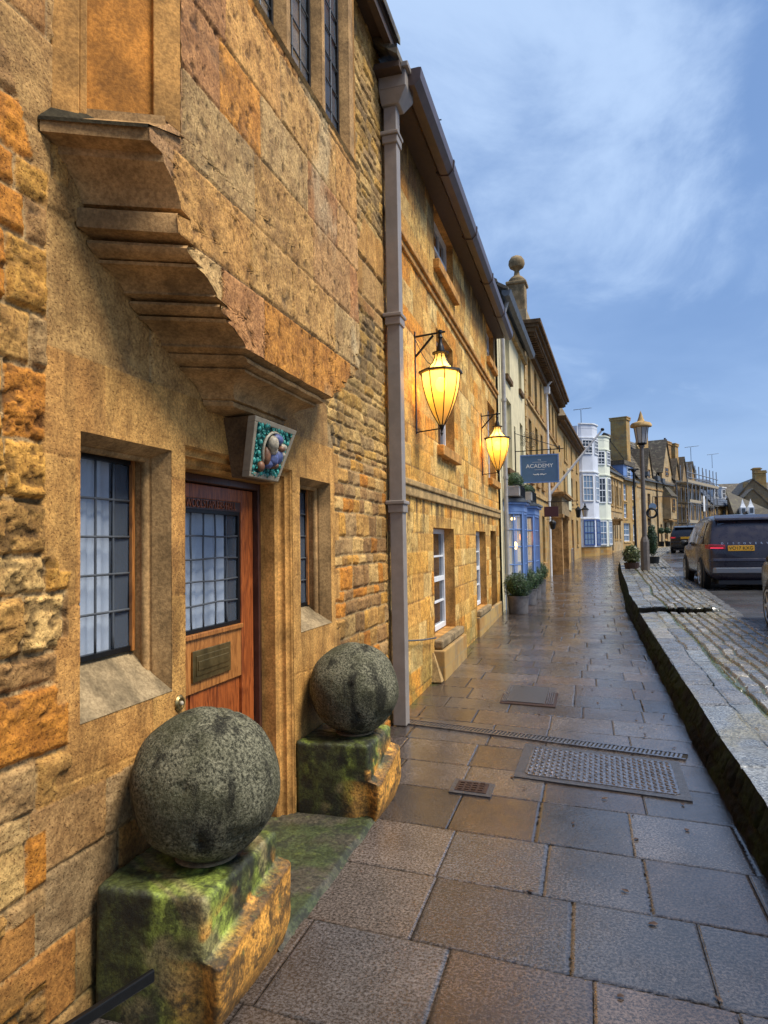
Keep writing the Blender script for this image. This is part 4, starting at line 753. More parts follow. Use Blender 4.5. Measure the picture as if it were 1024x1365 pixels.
# eaves: soffit, deep brown gutter, slates
MB(UW).box(-.2, 8.74, .0, .24, 5.93, 5.985).obj('soffit', 'dark_wood', EB)
gp = [(.20, 5.93), (.24, 5.88), (.33, 5.87), (.385, 5.93), (.395, 6.03), (.37, 6.035), (.22, 6.03)]
gt = MB(UW).prism([(q, z) for q, z in gp], .02, 8.72, 'x').obj('gutter', 'gutter_brown', EB)
gt.data.transform(Matrix(((1,0,0,0),(0,1,0,0),(0,0,1,0),(0,0,0,1))))
jb = MB(UW); [jb.prism([(.185, 5.92), (.24, 5.868), (.335, 5.858), (.395, 5.925), (.405, 6.04), (.36, 6.045), (.21, 6.04)], u, u+.05, 'x') for u in (1.7, 3.5, 5.3, 7.1)]; jb.obj('gutter_clips', 'gutter_brown', gt)
roof_pitch(-.25, 8.8, .24, 6.0, -3.0, 9.0, .07).obj('roof', 'stone_slates', EB)
# wall ties: little rope barrier chain
ch = MB(UW).tube([(.22, .03, .74), (.7, .05, .68), (1.2, .05, .62), (1.82, .06, .56)], .009, 6).obj('grab_rail', 'lead', EB, smooth=True)
# ---------------------------------------------------------------- wall lanterns (made once, copied)
E = thing('wall_lantern', 'nearest and biggest lit wall lantern, tapering amber glass on an iron bracket', 'lantern', (0, 7.45, 3.47), 0, 'glowing lanterns on the ashlar house')
LX = .30
br = MB().box(0, .012, -.02, .02, -.68, .50).tube([(.0, 0, .44), (LX+.06, 0, .47)], .012, 6).tube([(.01, 0, .21), (.22, 0, .44)], .014, 6).tube([(0, 0, -.66), (LX, 0, -.63)], .008, 6); bk_ = br.obj('bracket', 'black_iron', E)
MB().tube([(.02+.24*i/14, -.02, .40-.30*math.sin(math.pi*.62*i/14)*1.0) for i in range(15)], .004, 5).obj('cable', 'black_iron', bk_)
fin = MB().lathe([(.004, .50), (.03, .485), (.032, .46), (.020, .45), (.024, .425), (.032, .41), (.020, .395), (.020, .35), (.033, .32), (.042, .29), (.050, .245), (.095, .235), (.095, .222), (.05, .215), (.001, .21)], 16, (LX, 0, 0)); fin.obj('finial', 'plain_green' if False else 'black_iron', E, smooth='auto')
NF = 8; ph = math.pi/8
cap_ = MB().lathe([(.060, .21), (.066, .17), (.085, .12), (.12, .07), (.175, .03)], NF, (LX, 0, 0), ph=ph, cap=False); cap_.obj('upper_glass', 'lamp_glass', E)
bd = [(.218, .0), (.214, -.07), (.203, -.15), (.186, -.23), (.163, -.31), (.134, -.39), (.099, -.47), (.060, -.54), (.022, -.605)]
gl = MB().lathe(bd, NF, (LX, 0, 0), ph=ph, cap=False).obj('glass_body', 'lamp_glass', E)
fr_ = MB(); fr_.lathe([(.17, .035), (.250, .020), (.256, -.006), (.225, -.012), (.205, .01)], NF, (LX, 0, 0), ph=ph, cap=False)
for k in range(NF):
    a = ph+2*math.pi*k/NF; fr_.tube([(LX+(r+.002)*math.cos(a), (r+.002)*math.sin(a), z) for r, z in bd], .0065, 5); fr_.tube([(LX+(r+.002)*math.cos(a), (r+.002)*math.sin(a), z) for r, z in [(.060, .21), (.066, .17), (.085, .12), (.12, .07), (.175, .03)]], .006, 5)
fr_.obj('frame', 'black_iron', E)
MB().lathe([(.001, -.72), (.008, -.705), (.016, -.685), (.008, -.67), (.012, -.65), (.026, -.62), (.032, -.60), (.026, -.585), (.001, -.58)], 14, (LX, 0, 0)).obj('drop', 'black_iron', E, smooth='auto')
bulb = MB(); bulb._ell((LX, 0, -.13), (.065, .065, .085), 16, 12); bulb.obj('bulb', 'bulb_amber', E, smooth=True)
pld = D.lights.new('lantern_light', 'POINT'); pld.energy = 3.6; pld.color = (1., .62, .2); pld.shadow_soft_size = .05
po = D.objects.new('lantern_light', pld); COL.objects.link(po); po.parent = E; po.location = (LX, .0, -.02)
E.scale = (.95, .95, .95)
dup(E, (0, 12.6, 3.47), None, 'second lit amber wall lantern, farther along the same honey wall')
# ================================================================= CREAM HOUSE with blue shopfront
def house(name, label, a, b, group=None, cat='house'):
    f = Frame(a, b); return thing(name, label, cat, f.loc, f.rz, group), f
EC, FC = house('cream_house', 'tall cream rendered house with a blue bow-fronted shop under window boxes', (.02, 15.2), (.16, 20.65))
LC = FC.L; zc = 7.0
hC = [(1.35, 2.15, 5.55, 6.6), (4.05, 4.75, 5.75, 6.7), (1.35, 2.25, 3.35, 5.0), (4.05, 4.75, 3.4, 4.85), (2.75, 3.05, 3.3, 4.55)]
bwall(0, LC, -.1, zc, hC).obj('wall', 'render_cream', EC)
MB(UW).box(0, LC, -6, -.17, -.1, 6.9).obj('rear_wall', 'render_cream', EC)
for a, b, c, d in hC[:4]: window(EC, a, b, c, d, -.12, 2, 4, 'cream_paint', sill=.07, sillm='dark_trim')
MB(UW).box(2.75, 3.05, -.12, -.08, 3.3, 4.55).obj('shutter', 'cream_paint', EC)
# near gable with stone verge, roof, gutter and round downpipe
MB(UW).prism([(-.0, 6.4), (-.0, 7.0), (-3., 9.6), (-6, 7.0), (-6, 6.4)], -.05, -.001, 'x').obj('gable', 'pale_blocks', EC)
roof_pitch(-.12, LC+.05, .28, 7.0, -3.0, 9.7, .08).obj('roof', 'stone_slates', EC)
MB(UW).prism([(.14, 6.95), (.20, 6.88), (.30, 6.90), (.34, 7.02), (.14, 7.02)], -.1, LC, 'x').obj('gutter', 'lead', EC)
MB(UW).box(-.06, .02, -.5, .06, 6.85, 7.1).box(0, LC, .0, .10, 6.72, 6.9).obj('eaves_board', 'pale_trim', EC, bev=.01)
dpc = MB(UW).tube([(.32, .20, 6.9), (.30, .08, 6.5), (.30, .08, .15)], .045, 10).obj('downpipe', 'pipe_grey', EC, smooth='auto')
cl_ = MB(UW); [cl_.tube([(.30, .08, z), (.30, .08, z+.06)], .058, 10) for z in (6.3, 4.7, 3.0, 1.9, .9)]; cl_.obj('collar', 'pipe_grey', dpc)
# two canted shop bays in blue
def shop_bay(u0, u1, pr, lab):
    z0, z1, z2 = .75, 2.30, 2.42; c = .42; P4 = [(u0, 0), (u0+c, pr), (u1-c*.6, pr), (u1, 0)]
    base = MB(UW).prism([(u0, 0), (u0+c, pr), (u1-c*.6, pr), (u1, 0)], .05, z0, 'z') if False else MB(lambda x, y, z: (x, -y, z)).prism(P4, .05, z0, 'z'); o = base.obj('shop_bay', 'blue_paint', EC, bev=.01); o['label'] = lab
    T = lambda x, y, z: (x, -y, z); q = lambda k: [((x-(u0+u1)/2)*(1+k/1.0)+(u0+u1)/2, y*(1+k/pr*.9)) for x, y in P4]
    MB(T).prism(q(.05), z1, z1+.16, 'z').prism(q(.11), z1+.16, z1+.22, 'z').obj('fascia', 'blue_paint', o, bev=.01); MB(T).prism(q(.15), z1+.22, z1+.27, 'z').prism(q(.02), z1+.27, z1+.31, 'z').obj('lead_roof', 'lead', o)
    fr_ = MB(T); gl = MB(T)
    for (ax, ay), (bx, by), n in ((P4[0], P4[1], 2), (P4[1], P4[2], 4), (P4[2], P4[3], 1)):
        L_ = math.hypot(bx-ax, by-ay); dx, dy = (bx-ax)/L_, (by-ay)/L_
        def bar(s0, s1, zz0, zz1, t_): fr_.hexa([(ax+dx*s0+dy*t_, ay+dy*s0-dx*t_, zz0), (ax+dx*s1+dy*t_, ay+dy*s1-dx*t_, zz0), (ax+dx*s1-dy*t_, ay+dy*s1+dx*t_, zz0), (ax+dx*s0-dy*t_, ay+dy*s0+dx*t_, zz0), (ax+dx*s0+dy*t_, ay+dy*s0-dx*t_, zz1), (ax+dx*s1+dy*t_, ay+dy*s1-dx*t_, zz1), (ax+dx*s1-dy*t_, ay+dy*s1+dx*t_, zz1), (ax+dx*s0-dy*t_, ay+dy*s0+dx*t_, zz1)])
        bar(-.0, .05, z0, z1, .035); bar(L_-.05, L_, z0, z1, .035); bar(.05, L_-.05, z1-.05, z1, .03); bar(.05, L_-.05, z0, z0+.05, .03)
        for i in range(1, n): bar(L_*i/n-.014, L_*i/n+.014, z0+.05, z1-.05, .018)
        for i in range(1, 4): zz_ = z0+(z1-z0)*i/4; bar(.05, L_-.05, zz_-.012, zz_+.012, .016)
        gl.quad((ax, ay, z0), (bx, by, z0), (bx, by, z1), (ax, ay, z1))
    fr_.obj('glazing_bars', 'blue_paint', o, bev=.004); gl.obj('pane', 'shop_glass', o); return o
t = NT('shop_glass'); t.fin((.9, .9, .9), .02); t.b.inputs['Alpha'].default_value = .18; t.b.inputs['Specular IOR Level'].default_value = .8
shop_bay(.45, 1.75, .36, 'blue canted shop window nearest the camera'); shop_bay(2.35, 4.2, .42, 'second blue canted shop window, past the shop door')
MB(UW).box(1.76, 2.34, -.05, .02, .1, 2.3).obj('shop_door', 'navy_paint', EC); MB(UW).box(.3, 4.4, -.04, -.02, .7, 2.3).obj('shop_interior', 'cream_paint', EC)
sl_1 = MB(UW); sl_1._ell((1.1, .12, 2.16), (.05, .05, .04), 10, 6); sl_1.obj('shop_light', 'warm_light', EC, smooth=True)
sl_2 = MB(UW); sl_2._ell((2.75, .17, 1.75), (.13, .10, .15), 12, 8); sl_2.obj('shop_light', 'orange_light', EC, smooth=True)
sl_3 = MB(UW); sl_3._ell((1.2, .15, 1.55), (.05, .05, .09), 10, 6); sl_3.obj('shop_light', 'warm_light', EC, smooth=True)
def leafy(name, c, r, n, size, seed, parent=None, col=(.030, .075, .018), box=False, mat='leaf_green', zsq=1.):
    """crown of many leaf faces spread through an uneven volume, dark core inside"""
    rg = np.random.RandomState(seed); d = rg.normal(size=(n, 3)); d /= np.linalg.norm(d, axis=1, keepdims=True); rad = rg.uniform(.80, 1.04, (n, 1))
    if box: d = d/np.max(np.abs(d), axis=1, keepdims=True)*(.86+.14*np.abs(d).max(1, keepdims=True)); 
    lump = 1+.07*np.sin(d[:, :1]*7+seed)*np.cos(d[:, 1:2]*6+1)+.05*np.sin(d[:, 2:3]*9)
    p = np.array(c)+d*rad*lump*np.array(r); nrm = d+rg.normal(scale=.55, size=(n, 3)); nrm /= np.linalg.norm(nrm, axis=1, keepdims=True)
    a = np.cross(nrm, rg.normal(size=(n, 3))); a /= np.linalg.norm(a, axis=1, keepdims=True); b = np.cross(nrm, a); s = size*rg.uniform(.6, 1.3, (n, 1))
    V = np.stack([p-a*s, p-b*s*.5, p+a*s, p+b*s*.5], 1).reshape(-1, 3); me = D.meshes.new(name); me.from_pydata(V.tolist(), [], [(4*i, 4*i+1, 4*i+2, 4*i+3) for i in range(n)]); 
    k = (.55+.9*rg.rand(n, 1)**1.5); cc = np.concatenate([np.array(col)*k*np.array([1, 1, 1]), np.ones((n, 1))], 1); cc[:, 0] *= .8+.6*rg.rand(n); at = me.color_attributes.new('col', 'FLOAT_COLOR', 'POINT'); at.data.foreach_set('color', np.repeat(cc, 4, 0).astype(np.float32).ravel())
    me.materials.append(M[mat]); o = D.objects.new(name, me); COL.objects.link(o); o.parent = parent
    return o
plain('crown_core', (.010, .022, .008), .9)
def bush(name, label, cat, c, r, n, size, seed, col=(.03, .075, .018), box=False, group=None, rz=0, stem=0):
    E_ = thing(name, label, cat, c, rz, group); leafy('foliage', (0, 0, 0), r, n, size, seed, E_, col, box)
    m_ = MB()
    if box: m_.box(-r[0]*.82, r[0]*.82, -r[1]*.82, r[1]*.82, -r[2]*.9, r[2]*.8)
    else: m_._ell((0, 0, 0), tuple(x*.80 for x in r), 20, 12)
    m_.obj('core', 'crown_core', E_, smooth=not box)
    if stem: MB().tube([(0, 0, -r[2]-stem), (.01, 0, -r[2]*.5)], .018, 8).obj('stem', 'dark_wood', E_)
    return E_
def pot(label, x, y, r=.215, h=.37, group='zinc pots outside the blue shop'):
    z = g(y); E_ = thing('plant_pot', label, 'plant pot', (x, y, z), 0, group)
    MB().lathe([(r*.9, .0), (r*.94, .02), (r, h-.03), (r*1.04, h-.03), (r*1.05, h), (r*.97, h), (r*.95, h-.05), (.001, h-.05)], 28).obj('tub', 'pot_zinc', E_, smooth='auto'); return E_
for i, (x, y, s, nth) in enumerate([(.36, 15.0, 1., 'nearest'), (.42, 16.75, .97, 'second'), (.44, 18.2, .97, 'third'), (.46, 19.9, 1., 'farthest')]):
    pot(f'{nth} zinc pot in the row under the blue shop windows', x, y, .215*s)
    bush('box_ball', f'clipped box ball in the {nth} zinc pot by the blue shop', 'shrub', (x, y, g(y)+.57*s), (.285*s, .285*s, .265*s), 5200, .014, 20+i, group='clipped box balls outside the blue shop')
# window boxes above the shop
for i, (u0, u1, w, nth) in enumerate([(.45, 1.65, .20, 'nearer'), (2.5, 3.9, .26, 'farther')]):
    y = 15.2+(u0+u1)/2; x = .02+.026*(y-15.2)+w; E_ = thing('window_box', f'{nth} iron window box on the lead roof of the blue shop', 'window box', (x, y, 2.62), 0, 'window boxes over the shop')
    l = (u1-u0)/2; MB().box(-.13, .13, -l, l, .02, .24).obj('trough', 'pipe_grey', E_, bev=.01); rl = MB()
    for k in range(int(l*2/.12)+1): rl.tube([(.16, -l+k*.12, 0), (.16, -l+k*.12, .26)], .006, 5)
    rl.tube([(.16, -l, .26), (.16, l, .26)], .01, 5).tube([(.16, -l, .02), (.16, l, .02)], .01, 5).tube([(.0, -l-.01, .26), (.16, -l-.01, .26)], .01, 5); rl.obj('railing', 'black_iron', E_)
    bush('box_hedge', f'rounded clipped hedge in the {nth} window box over the shop', 'hedge', (x, y, 3.0 if i == 0 else 2.93), (.17, l*1.0, .19 if i == 0 else .15), 4200, .015, 50+i, group='hedges in the window boxes')
lt_ = MB(); E_ = thing('shop_lamp', 'small yellow lamp between the window boxes over the shop', 'lamp', (.33, 17.2, 2.82)); lt_._ell((0, 0, 0), (.05, .05, .09), 10, 8); lt_.obj('shade', 'warm_light', E_, smooth=True); MB().tube([(-.28, 0, .12), (0, 0, .12), (0, 0, .08)], .01, 6).obj('arm', 'black_iron', E_)
# hanging shop sign
E = thing('hanging_sign', 'blue hanging board lettered ACADEMY on a scrolled iron bracket', 'sign', (.10, 18.0, 0))
br = MB().tube([(.0, 0, 3.2), (0, 0, 4.42)], .014, 6).tube([(0, 0, 3.90), (1.18, 0, 3.92)], .013, 6).tube([(0, 0, 4.36), (1.10, 0, 3.95)], .009, 6).tube([(1.08, 0, 3.84), (1.08, 0, 4.0)], .02, 6)
rg = random.Random(4)
for k in range(16):
    a = k*math.pi/8; c0 = (.36, 0, 4.17); br.tube([(c0[0]+(.05+.16*t)*math.cos(a+t*1.6), rg.uniform(-.01, .01), c0[2]+(.05+.16*t)*math.sin(a+t*1.6)) for t in [j/6 for j in range(7)]], .006, 4)
    if k % 2: c1 = (c0[0]+.21*math.cos(a+1.6), 0, c0[2]+.21*math.sin(a+1.6)); br.tube([(c1[0]+.035*math.cos(t), 0, c1[2]+.035*math.sin(t)) for t in [j*.9 for j in range(7)]], .005, 4)
br.tube([(.2, 0, 3.90), (.2, 0, 3.80)], .006, 4).tube([(.95, 0, 3.91), (.95, 0, 3.80)], .006, 4); br.obj('bracket', 'black_iron', E)
bd_ = MB().box(.12, 1.06, -.02, .02, 3.09, 3.80).obj('board', 'sign_blue', E, bev=.004)
MB().box(.12, 1.06, -.03, -.0205, 3.09, 3.12).box(.12, 1.06, -.03, -.0205, 3.77, 3.80).box(.12, .15, -.03, -.0205, 3.12, 3.77).box(1.03, 1.06, -.03, -.0205, 3.12, 3.77).obj('rim', 'blue_paint', bd_)
text('lettering', 'ACADEMY', .135, 'sign_white', bd_, (.59, -.022, 3.51), (math.pi/2, 0, 0), .001, sx=1.05); text('lettering', 'THE', .045, 'sign_white', bd_, (.59, -.022, 3.66), (math.pi/2, 0, 0), .001)
fl = MB().box(.42, .76, -.023, -.0205, 3.605, 3.611).box(.47, .71, -.023, -.0205, 3.415, 3.421)
for s in (-1, 1):
    for k in range(5): fl._ell((.59+s*(.03+.03*k), -.022, 3.30+.008*math.sin(k*2)), (.012, .002, .022-.003*k), 8, 5)
fl.box(.46, .72, -.023, -.0205, 3.297, 3.303); fl.obj('ornament', 'sign_white', bd_)

# ================================================================= PALLADIAN STONE HOUSE
EP, FP = house('cornice_house', 'tall stone house with deep modillion cornice, ball finial and pilastered porch', (.16, 20.65), (.67, 32.5)); LP = FP.L
hP = [(u, u+.75, 6.0+.05*0, 7.25) for u in (1.0, 2.75, 4.4)]+[(u, u+.75, 5.95, 7.25) for u in (7.6, 9.2, 10.8)]+[(u, u+.75, 3.5, 5.35) for u in (.9, 2.65, 4.3)]+[(u, u+.75, 3.9, 5.35) for u in (7.6, 9.2, 10.8)]+[(1.2, 1.9, .9, 2.5), (2.6, 3.3, .35, 2.6), (4.2, 5.0, .9, 2.5)]
bwall(0, LP, -.1, 7.5, hP, 0, .2).obj('wall', 'honey_blocks', EP); MB(UW).box(0, LP, -7, -.21, -.1, 7.6).obj('rear_wall', 'honey_blocks', EP)
for a, b, c, d in hP:
    if d > 2.55 and d < 2.7: MB(UW).box(a, b, -.16, -.12, c, d).obj('door', 'oak_dark', EP)
    else: window(EP, a, b, c, d, -.15, 2, 4, 'cream_paint' if d < 3 else 'dark_wood', sill=.07, sillm='brown_trim')
qn = MB(UW); [qn.box(-.01, .34 if k % 2 else .22, -.01, .035, .2+k*.36, .2+k*.36+.33) for k in range(20)]; qn.obj('quoins', 'pale_trim', EP, bev=.01)
MB(UW).box(0, LP, -.01, .06, 5.75, 5.83).box(0, LP, -.01, .045, 3.05, 3.2).obj('string_course', 'pale_trim', EP, bev=.01)
cn = MB(UW); cn.box(-.2, LP+.1, 0, .12, 7.35, 7.55).box(-.25, LP+.15, 0, .38, 7.62, 7.74).box(-.3, LP+.2, 0, .46, 7.74, 7.84).box(-.34, LP+.24, 0, .54, 7.84, 7.95); cn.box(-.2, LP+.1, 0, .11, 7.55, 7.62); [cn.box(u, u+.1, .1, .34, 7.54, 7.63) for u in [k*.24-.15 for k in range(int((LP+.2)/.24))]]; cn.obj('cornice', 'dark_trim', EP)
MB(UW).box(-.1, LP+.1, -.5, .12, 7.95, 8.35).obj('parapet', 'pale_blocks', EP); roof_pitch(0, LP, -.3, 8.2, -3.5, 10.1).obj('roof', 'stone_slates', EP)
pd = MB(UW).box(.05, .55, -.42, .08, 8.30, 9.25).box(.0, .6, -.47, .13, 9.15, 9.25).obj('finial_pedestal', 'grey_trim', EP, bev=.03)
MB(UW).lathe([(.24, 9.25), (.24, 9.35), (.18, 9.42), (.09, 9.48), (.07, 9.62), (.13, 9.68), (.20, 9.72), (.24, 9.82), (.225, 9.93), (.16, 10.03), (.06, 10.08), (.001, 10.09)], 24, (.3, -.17, 0)).obj('ball_finial', 'grey_trim', pd, smooth='auto')
dpp = MB(UW).tube([(6.15, .30, 7.6), (6.15, .08, 7.35), (6.15, .08, .3)], .045, 8).obj('downpipe', 'white_paint', EP, smooth='auto'); MB(UW).box(6.03, 6.27, .0, .2, 7.1, 7.35).obj('hopper_head', 'white_paint', dpp)
# porch: pilasters, entablature, cornice
pp = MB(UW); pp.box(7.35, 7.75, .0, .42, .35, 2.6).box(10.9, 11.3, .0, .42, .35, 2.6).box(7.28, 7.82, .0, .49, 2.52, 2.66).box(10.83, 11.37, .0, .49, 2.52, 2.66); pp.box(7.75, 10.9, .0, .2, 2.5, 2.66); pc = pp.obj('porch', 'brown_trim', EP, bev=.01)
MB(UW).box(7.3, 11.35, .0, .45, 2.66, 3.35).obj('entablature', 'grey_trim', pc, bev=.01); MB(UW).box(7.15, 11.5, .0, .62, 3.42, 3.5).box(7.22, 11.43, .0, .55, 3.35, 3.42).hexa([(7.2, 0, 3.5), (11.45, 0, 3.5), (11.45, .56, 3.5), (7.2, .56, 3.5), (7.3, 0, 3.66), (11.35, 0, 3.66), (11.35, .1, 3.66), (7.3, .1, 3.66)]).obj('porch_cornice', 'brown_trim', pc)
MB(UW).box(8.0, 10.7, .0, .05, .4, 2.6).obj('porch_door', 'brown_trim', pc)
hr = MB(UW).tube([(11.5, .5, .4), (11.5, .5, 1.25), (12.4, .5, 1.3), (12.4, .5, .4)], .02, 6); hr.obj('handrail', 'steel', EP)
# flagpole, red-brown sign, small lanterns
E = thing('flagpole', 'white flagpole slanting out over the pavement above the porch', 'flagpole', (.50, 27.6, 3.42))
MB().tube([(0, 0, 0), (1.93, 0, 2.30)], [.055, .035], 10).obj('pole', 'white_paint', E, smooth='auto'); MB().lathe([(.001, -.06), (.05, -.05), (.07, 0), (.05, .05), (.001, .06)], 12, (1.97, 0, 2.35)).obj('knob', 'black_iron', E, smooth=True)
MB().box(-.05, .05, -.09, .09, -.25, .12).obj('socket', 'pipe_grey', E, bev=.01)
E = thing('hanging_sign', 'small maroon hanging board beside the porch', 'sign', (.24, 25.6, 0)); MB().tube([(-.05, 0, 3.02), (1.3, 0, 3.02)], .014, 6).tube([(0, 0, 3.02), (.0, 0, 2.45)], .012, 6).tube([(.1, 0, 3.02), (.1, 0, 2.85)], .008, 5).tube([(.55, 0, 3.02), (.55, 0, 2.85)], .008, 5).obj('bracket', 'black_iron', E); MB().box(.02, .62, -.02, .02, 2.49, 2.85).obj('board', 'sign_maroon', E, bev=.005)
E = thing('hanging_lantern', 'small black unlit lantern hanging below the maroon sign', 'lantern', (.62, 26.4, 2.2)); MB().lathe([(.001, .22), (.03, .2), (.12, .12), (.13, .08), (.12, .07), (.08, -.12), (.04, -.15), (.001, -.15)], 8).obj('cage', 'black_iron', E); MB().tube([(-.35, 0, .22), (0, 0, .24), (0, 0, .2)], .012, 6).obj('arm', 'black_iron', E)

# ================================================================= FIFTH HOUSE
EV, FV = house('stone_house', 'lower stone house with dark cornice and stone parapet, before the pastel bow windows', (.67, 32.5), (1.5, 45.4)); LV = FV.L
hV = [(2.9, 3.7, 5.6, 6.75), (4.1, 4.6, 5.6, 6.75), (6.9, 7.8, 5.6, 6.8), (10.3, 11.2, 5.7, 6.85), (2.3, 3.3, 3.6, 5.0), (6.6, 7.6, 3.7, 5.0), (9.9, 11., 3.9, 5.1), (1.2, 2.0, .9, 2.6), (3.5, 4.4, .5, 2.8), (6.3, 7.5, .5, 2.75), (9.6, 10.8, 1.4, 2.8)]
bwall(0, LV, -.1, 7.2, hV, 0, .22).obj('wall', 'honey_blocks', EV); MB(UW).box(0, LV, -7, -.23, -.1, 7.3).obj('rear_wall', 'honey_blocks', EV)
for i, (a, b, c, d) in enumerate(hV):
    if i in (8, 9): MB(UW).box(a, b, -.18, -.13, c, d).obj('door', 'oak_dark' if i == 8 else 'oak_light', EV)
    else: window(EV, a, b, c, d, -.16, 2, 3, 'cream_paint', sill=.06, sillm='pale_trim')
MB(UW).box(-.05, LV+.05, 0, .12, 6.85, 6.98).box(-.1, LV+.1, 0, .34, 6.98, 7.10).box(-.12, LV+.12, 0, .42, 7.10, 7.22).obj('cornice', 'dark_trim', EV, bev=.01)
MB(UW).box(0, LV, -.4, .06, 7.22, 7.95).obj('parapet', 'grey_trim', EV, bev=.01); MB(UW).box(4.2, 6.0, -.01, .05, 3.2, 5.3).obj('render_patch', 'cream_paint', EV)
roof_pitch(.1, LV-.1, -.4, 7.8, -3.5, 9.9).obj('roof', 'stone_slates', EV)
E = thing('coach_lamp', 'black wall lamp with pale glass in front of the lilac bow house', 'lamp', (1.28, 42.0, 0))
MB().tube([(0, 0, 3.40), (.42, 0, 3.42)], .02, 6).tube([(0, 0, 3.15), (.25, 0, 3.40)], .012, 6).box(-.02, .02, -.06, .06, 3.0, 3.5).obj('bracket', 'black_iron', E); MB().lathe([(.001, 3.78), (.05, 3.70), (.03, 3.64), (.09, 3.60), (.07, 3.54), (.21, 3.40), (.21, 3.37), (.001, 3.37)], 6, (.5, 0, 0)).obj('cap', 'black_iron', E); MB().lathe([(.19, 3.37), (.11, 2.98)], 6, (.5, 0, 0)).obj('glass', 'clear_lens', E)
E = thing('coach_lamp', 'black wall lamp over the arched doorway', 'lamp', (1.05, 38.6, 0)); MB().tube([(-.1, 0, 3.3), (.35, 0, 3.3)], .02, 6).obj('bracket', 'black_iron', E); MB().lathe([(.001, 3.45), (.16, 3.25), (.15, 3.2), (.09, 2.85), (.001, 2.82)], 6, (.38, 0, 0)).obj('lantern', 'black_iron', E)
# ================================================================= PASTEL BOW HOUSES
def bow_house(name, label, a, b, u0, u1, zt, m, winm, gm, grp):
    f = Frame(a, b); E_ = thing(name, label, 'house', f.loc, f.rz, grp); c = .72; pr = .72
    P = [(u0, 0), (u0+.08, .16), (u0+.62, pr-.06), (u0+.8, pr), (u1-.8, pr), (u1-.62, pr-.06), (u1-.05, .1), (u1, 0)]
    T = lambda x, y, z: (x, -y, z)
    def off(k): cx = (u0+u1)/2; return [((x-cx)*(1+k/((u1-u0)/2))+cx, y*(1+k/pr)) for x, y in P]
    MB(T).prism(P, 1.22, zt-.35, 'z').obj('wall', m, E_); MB(T).prism(off(-.04), -.1, 1.22, 'z').obj('plinth', 'honey_blocks', E_); MB(UW).box(u0-.15, u1+.1, -6, -.02, -.1, zt-.2).obj('rear_wall', m, E_)
    bands = [(2.95, .05), (5.85, .07), (zt-.97, .06), (zt-.1, .07)]
    for z, k in bands: MB(T).prism(off(k), z, z+.07, 'z').obj('string_course', 'white_paint' if m != 'render_mint' else 'render_mint', E_)
    MB(T).prism(off(.01), zt-.35, zt-.1, 'z').obj('parapet', m, E_)
    for (z0, z1, mm) in ((1.32, 2.9, gm), (4.05, 5.7, winm), (zt-1.95, zt-1.05, winm)):
        for (a0, a1) in ((P[1], P[2]), (P[3], P[4]), (P[5], P[6])):
            L_ = math.hypot(a1[0]-a0[0], a1[1]-a0[1]); dx, dy = (a1[0]-a0[0])/L_, (a1[1]-a0[1])/L_
            TT = lambda s, q, z, a0=a0, dx=dx, dy=dy: (a0[0]+dx*s-dy*q, -(a0[1]+dy*s+dx*q), z)
            w_ = MB(TT); w_.box(.0, .05, -.02, .05, z0, z1).box(L_-.05, L_, -.02, .05, z0, z1).box(.05, L_-.05, -.02, .05, z1-.06, z1).box(.05, L_-.05, -.02, .06, z0, z0+.07)
            for i in (1, 2): w_.box(.05+(L_-.1)*i/3-.012, .05+(L_-.1)*i/3+.012, -.02, .035, z0+.07, z1-.06)
            for i in (1, 2, 3): zz_ = z0+(z1-z0)*i/4; w_.box(.05, L_-.05, -.02, .03+(.015 if i == 2 else 0), zz_-(.028 if i == 2 else .012), zz_+(.028 if i == 2 else .012))
            o = w_.obj('window', mm, E_); MB(TT).quad((.03, .018, z0+.03), (L_-.03, .018, z0+.03), (L_-.03, .018, z1-.03), (.03, .018, z1-.03)).obj('pane', 'pane_blue' if z0 < 5 and (z0 < 2 or m == 'render_lilac') else 'pane_dark', o)
    return E_
G_ = 'pastel bow-fronted houses'
bow_house('bow_house', 'lilac rendered bow-fronted house with navy ground floor window', (1.55, 45.6), (3.0, 50.3), -.15, 2.2, 8.95, 'render_lilac', 'white_paint', 'navy_paint', G_)
bow_house('bow_house', 'mint cream rendered bow-fronted house next to the lilac one', (1.62, 45.83), (3.0, 50.3), 2.32, 4.65, 8.5, 'render_mint', 'white_paint', 'white_paint', G_)
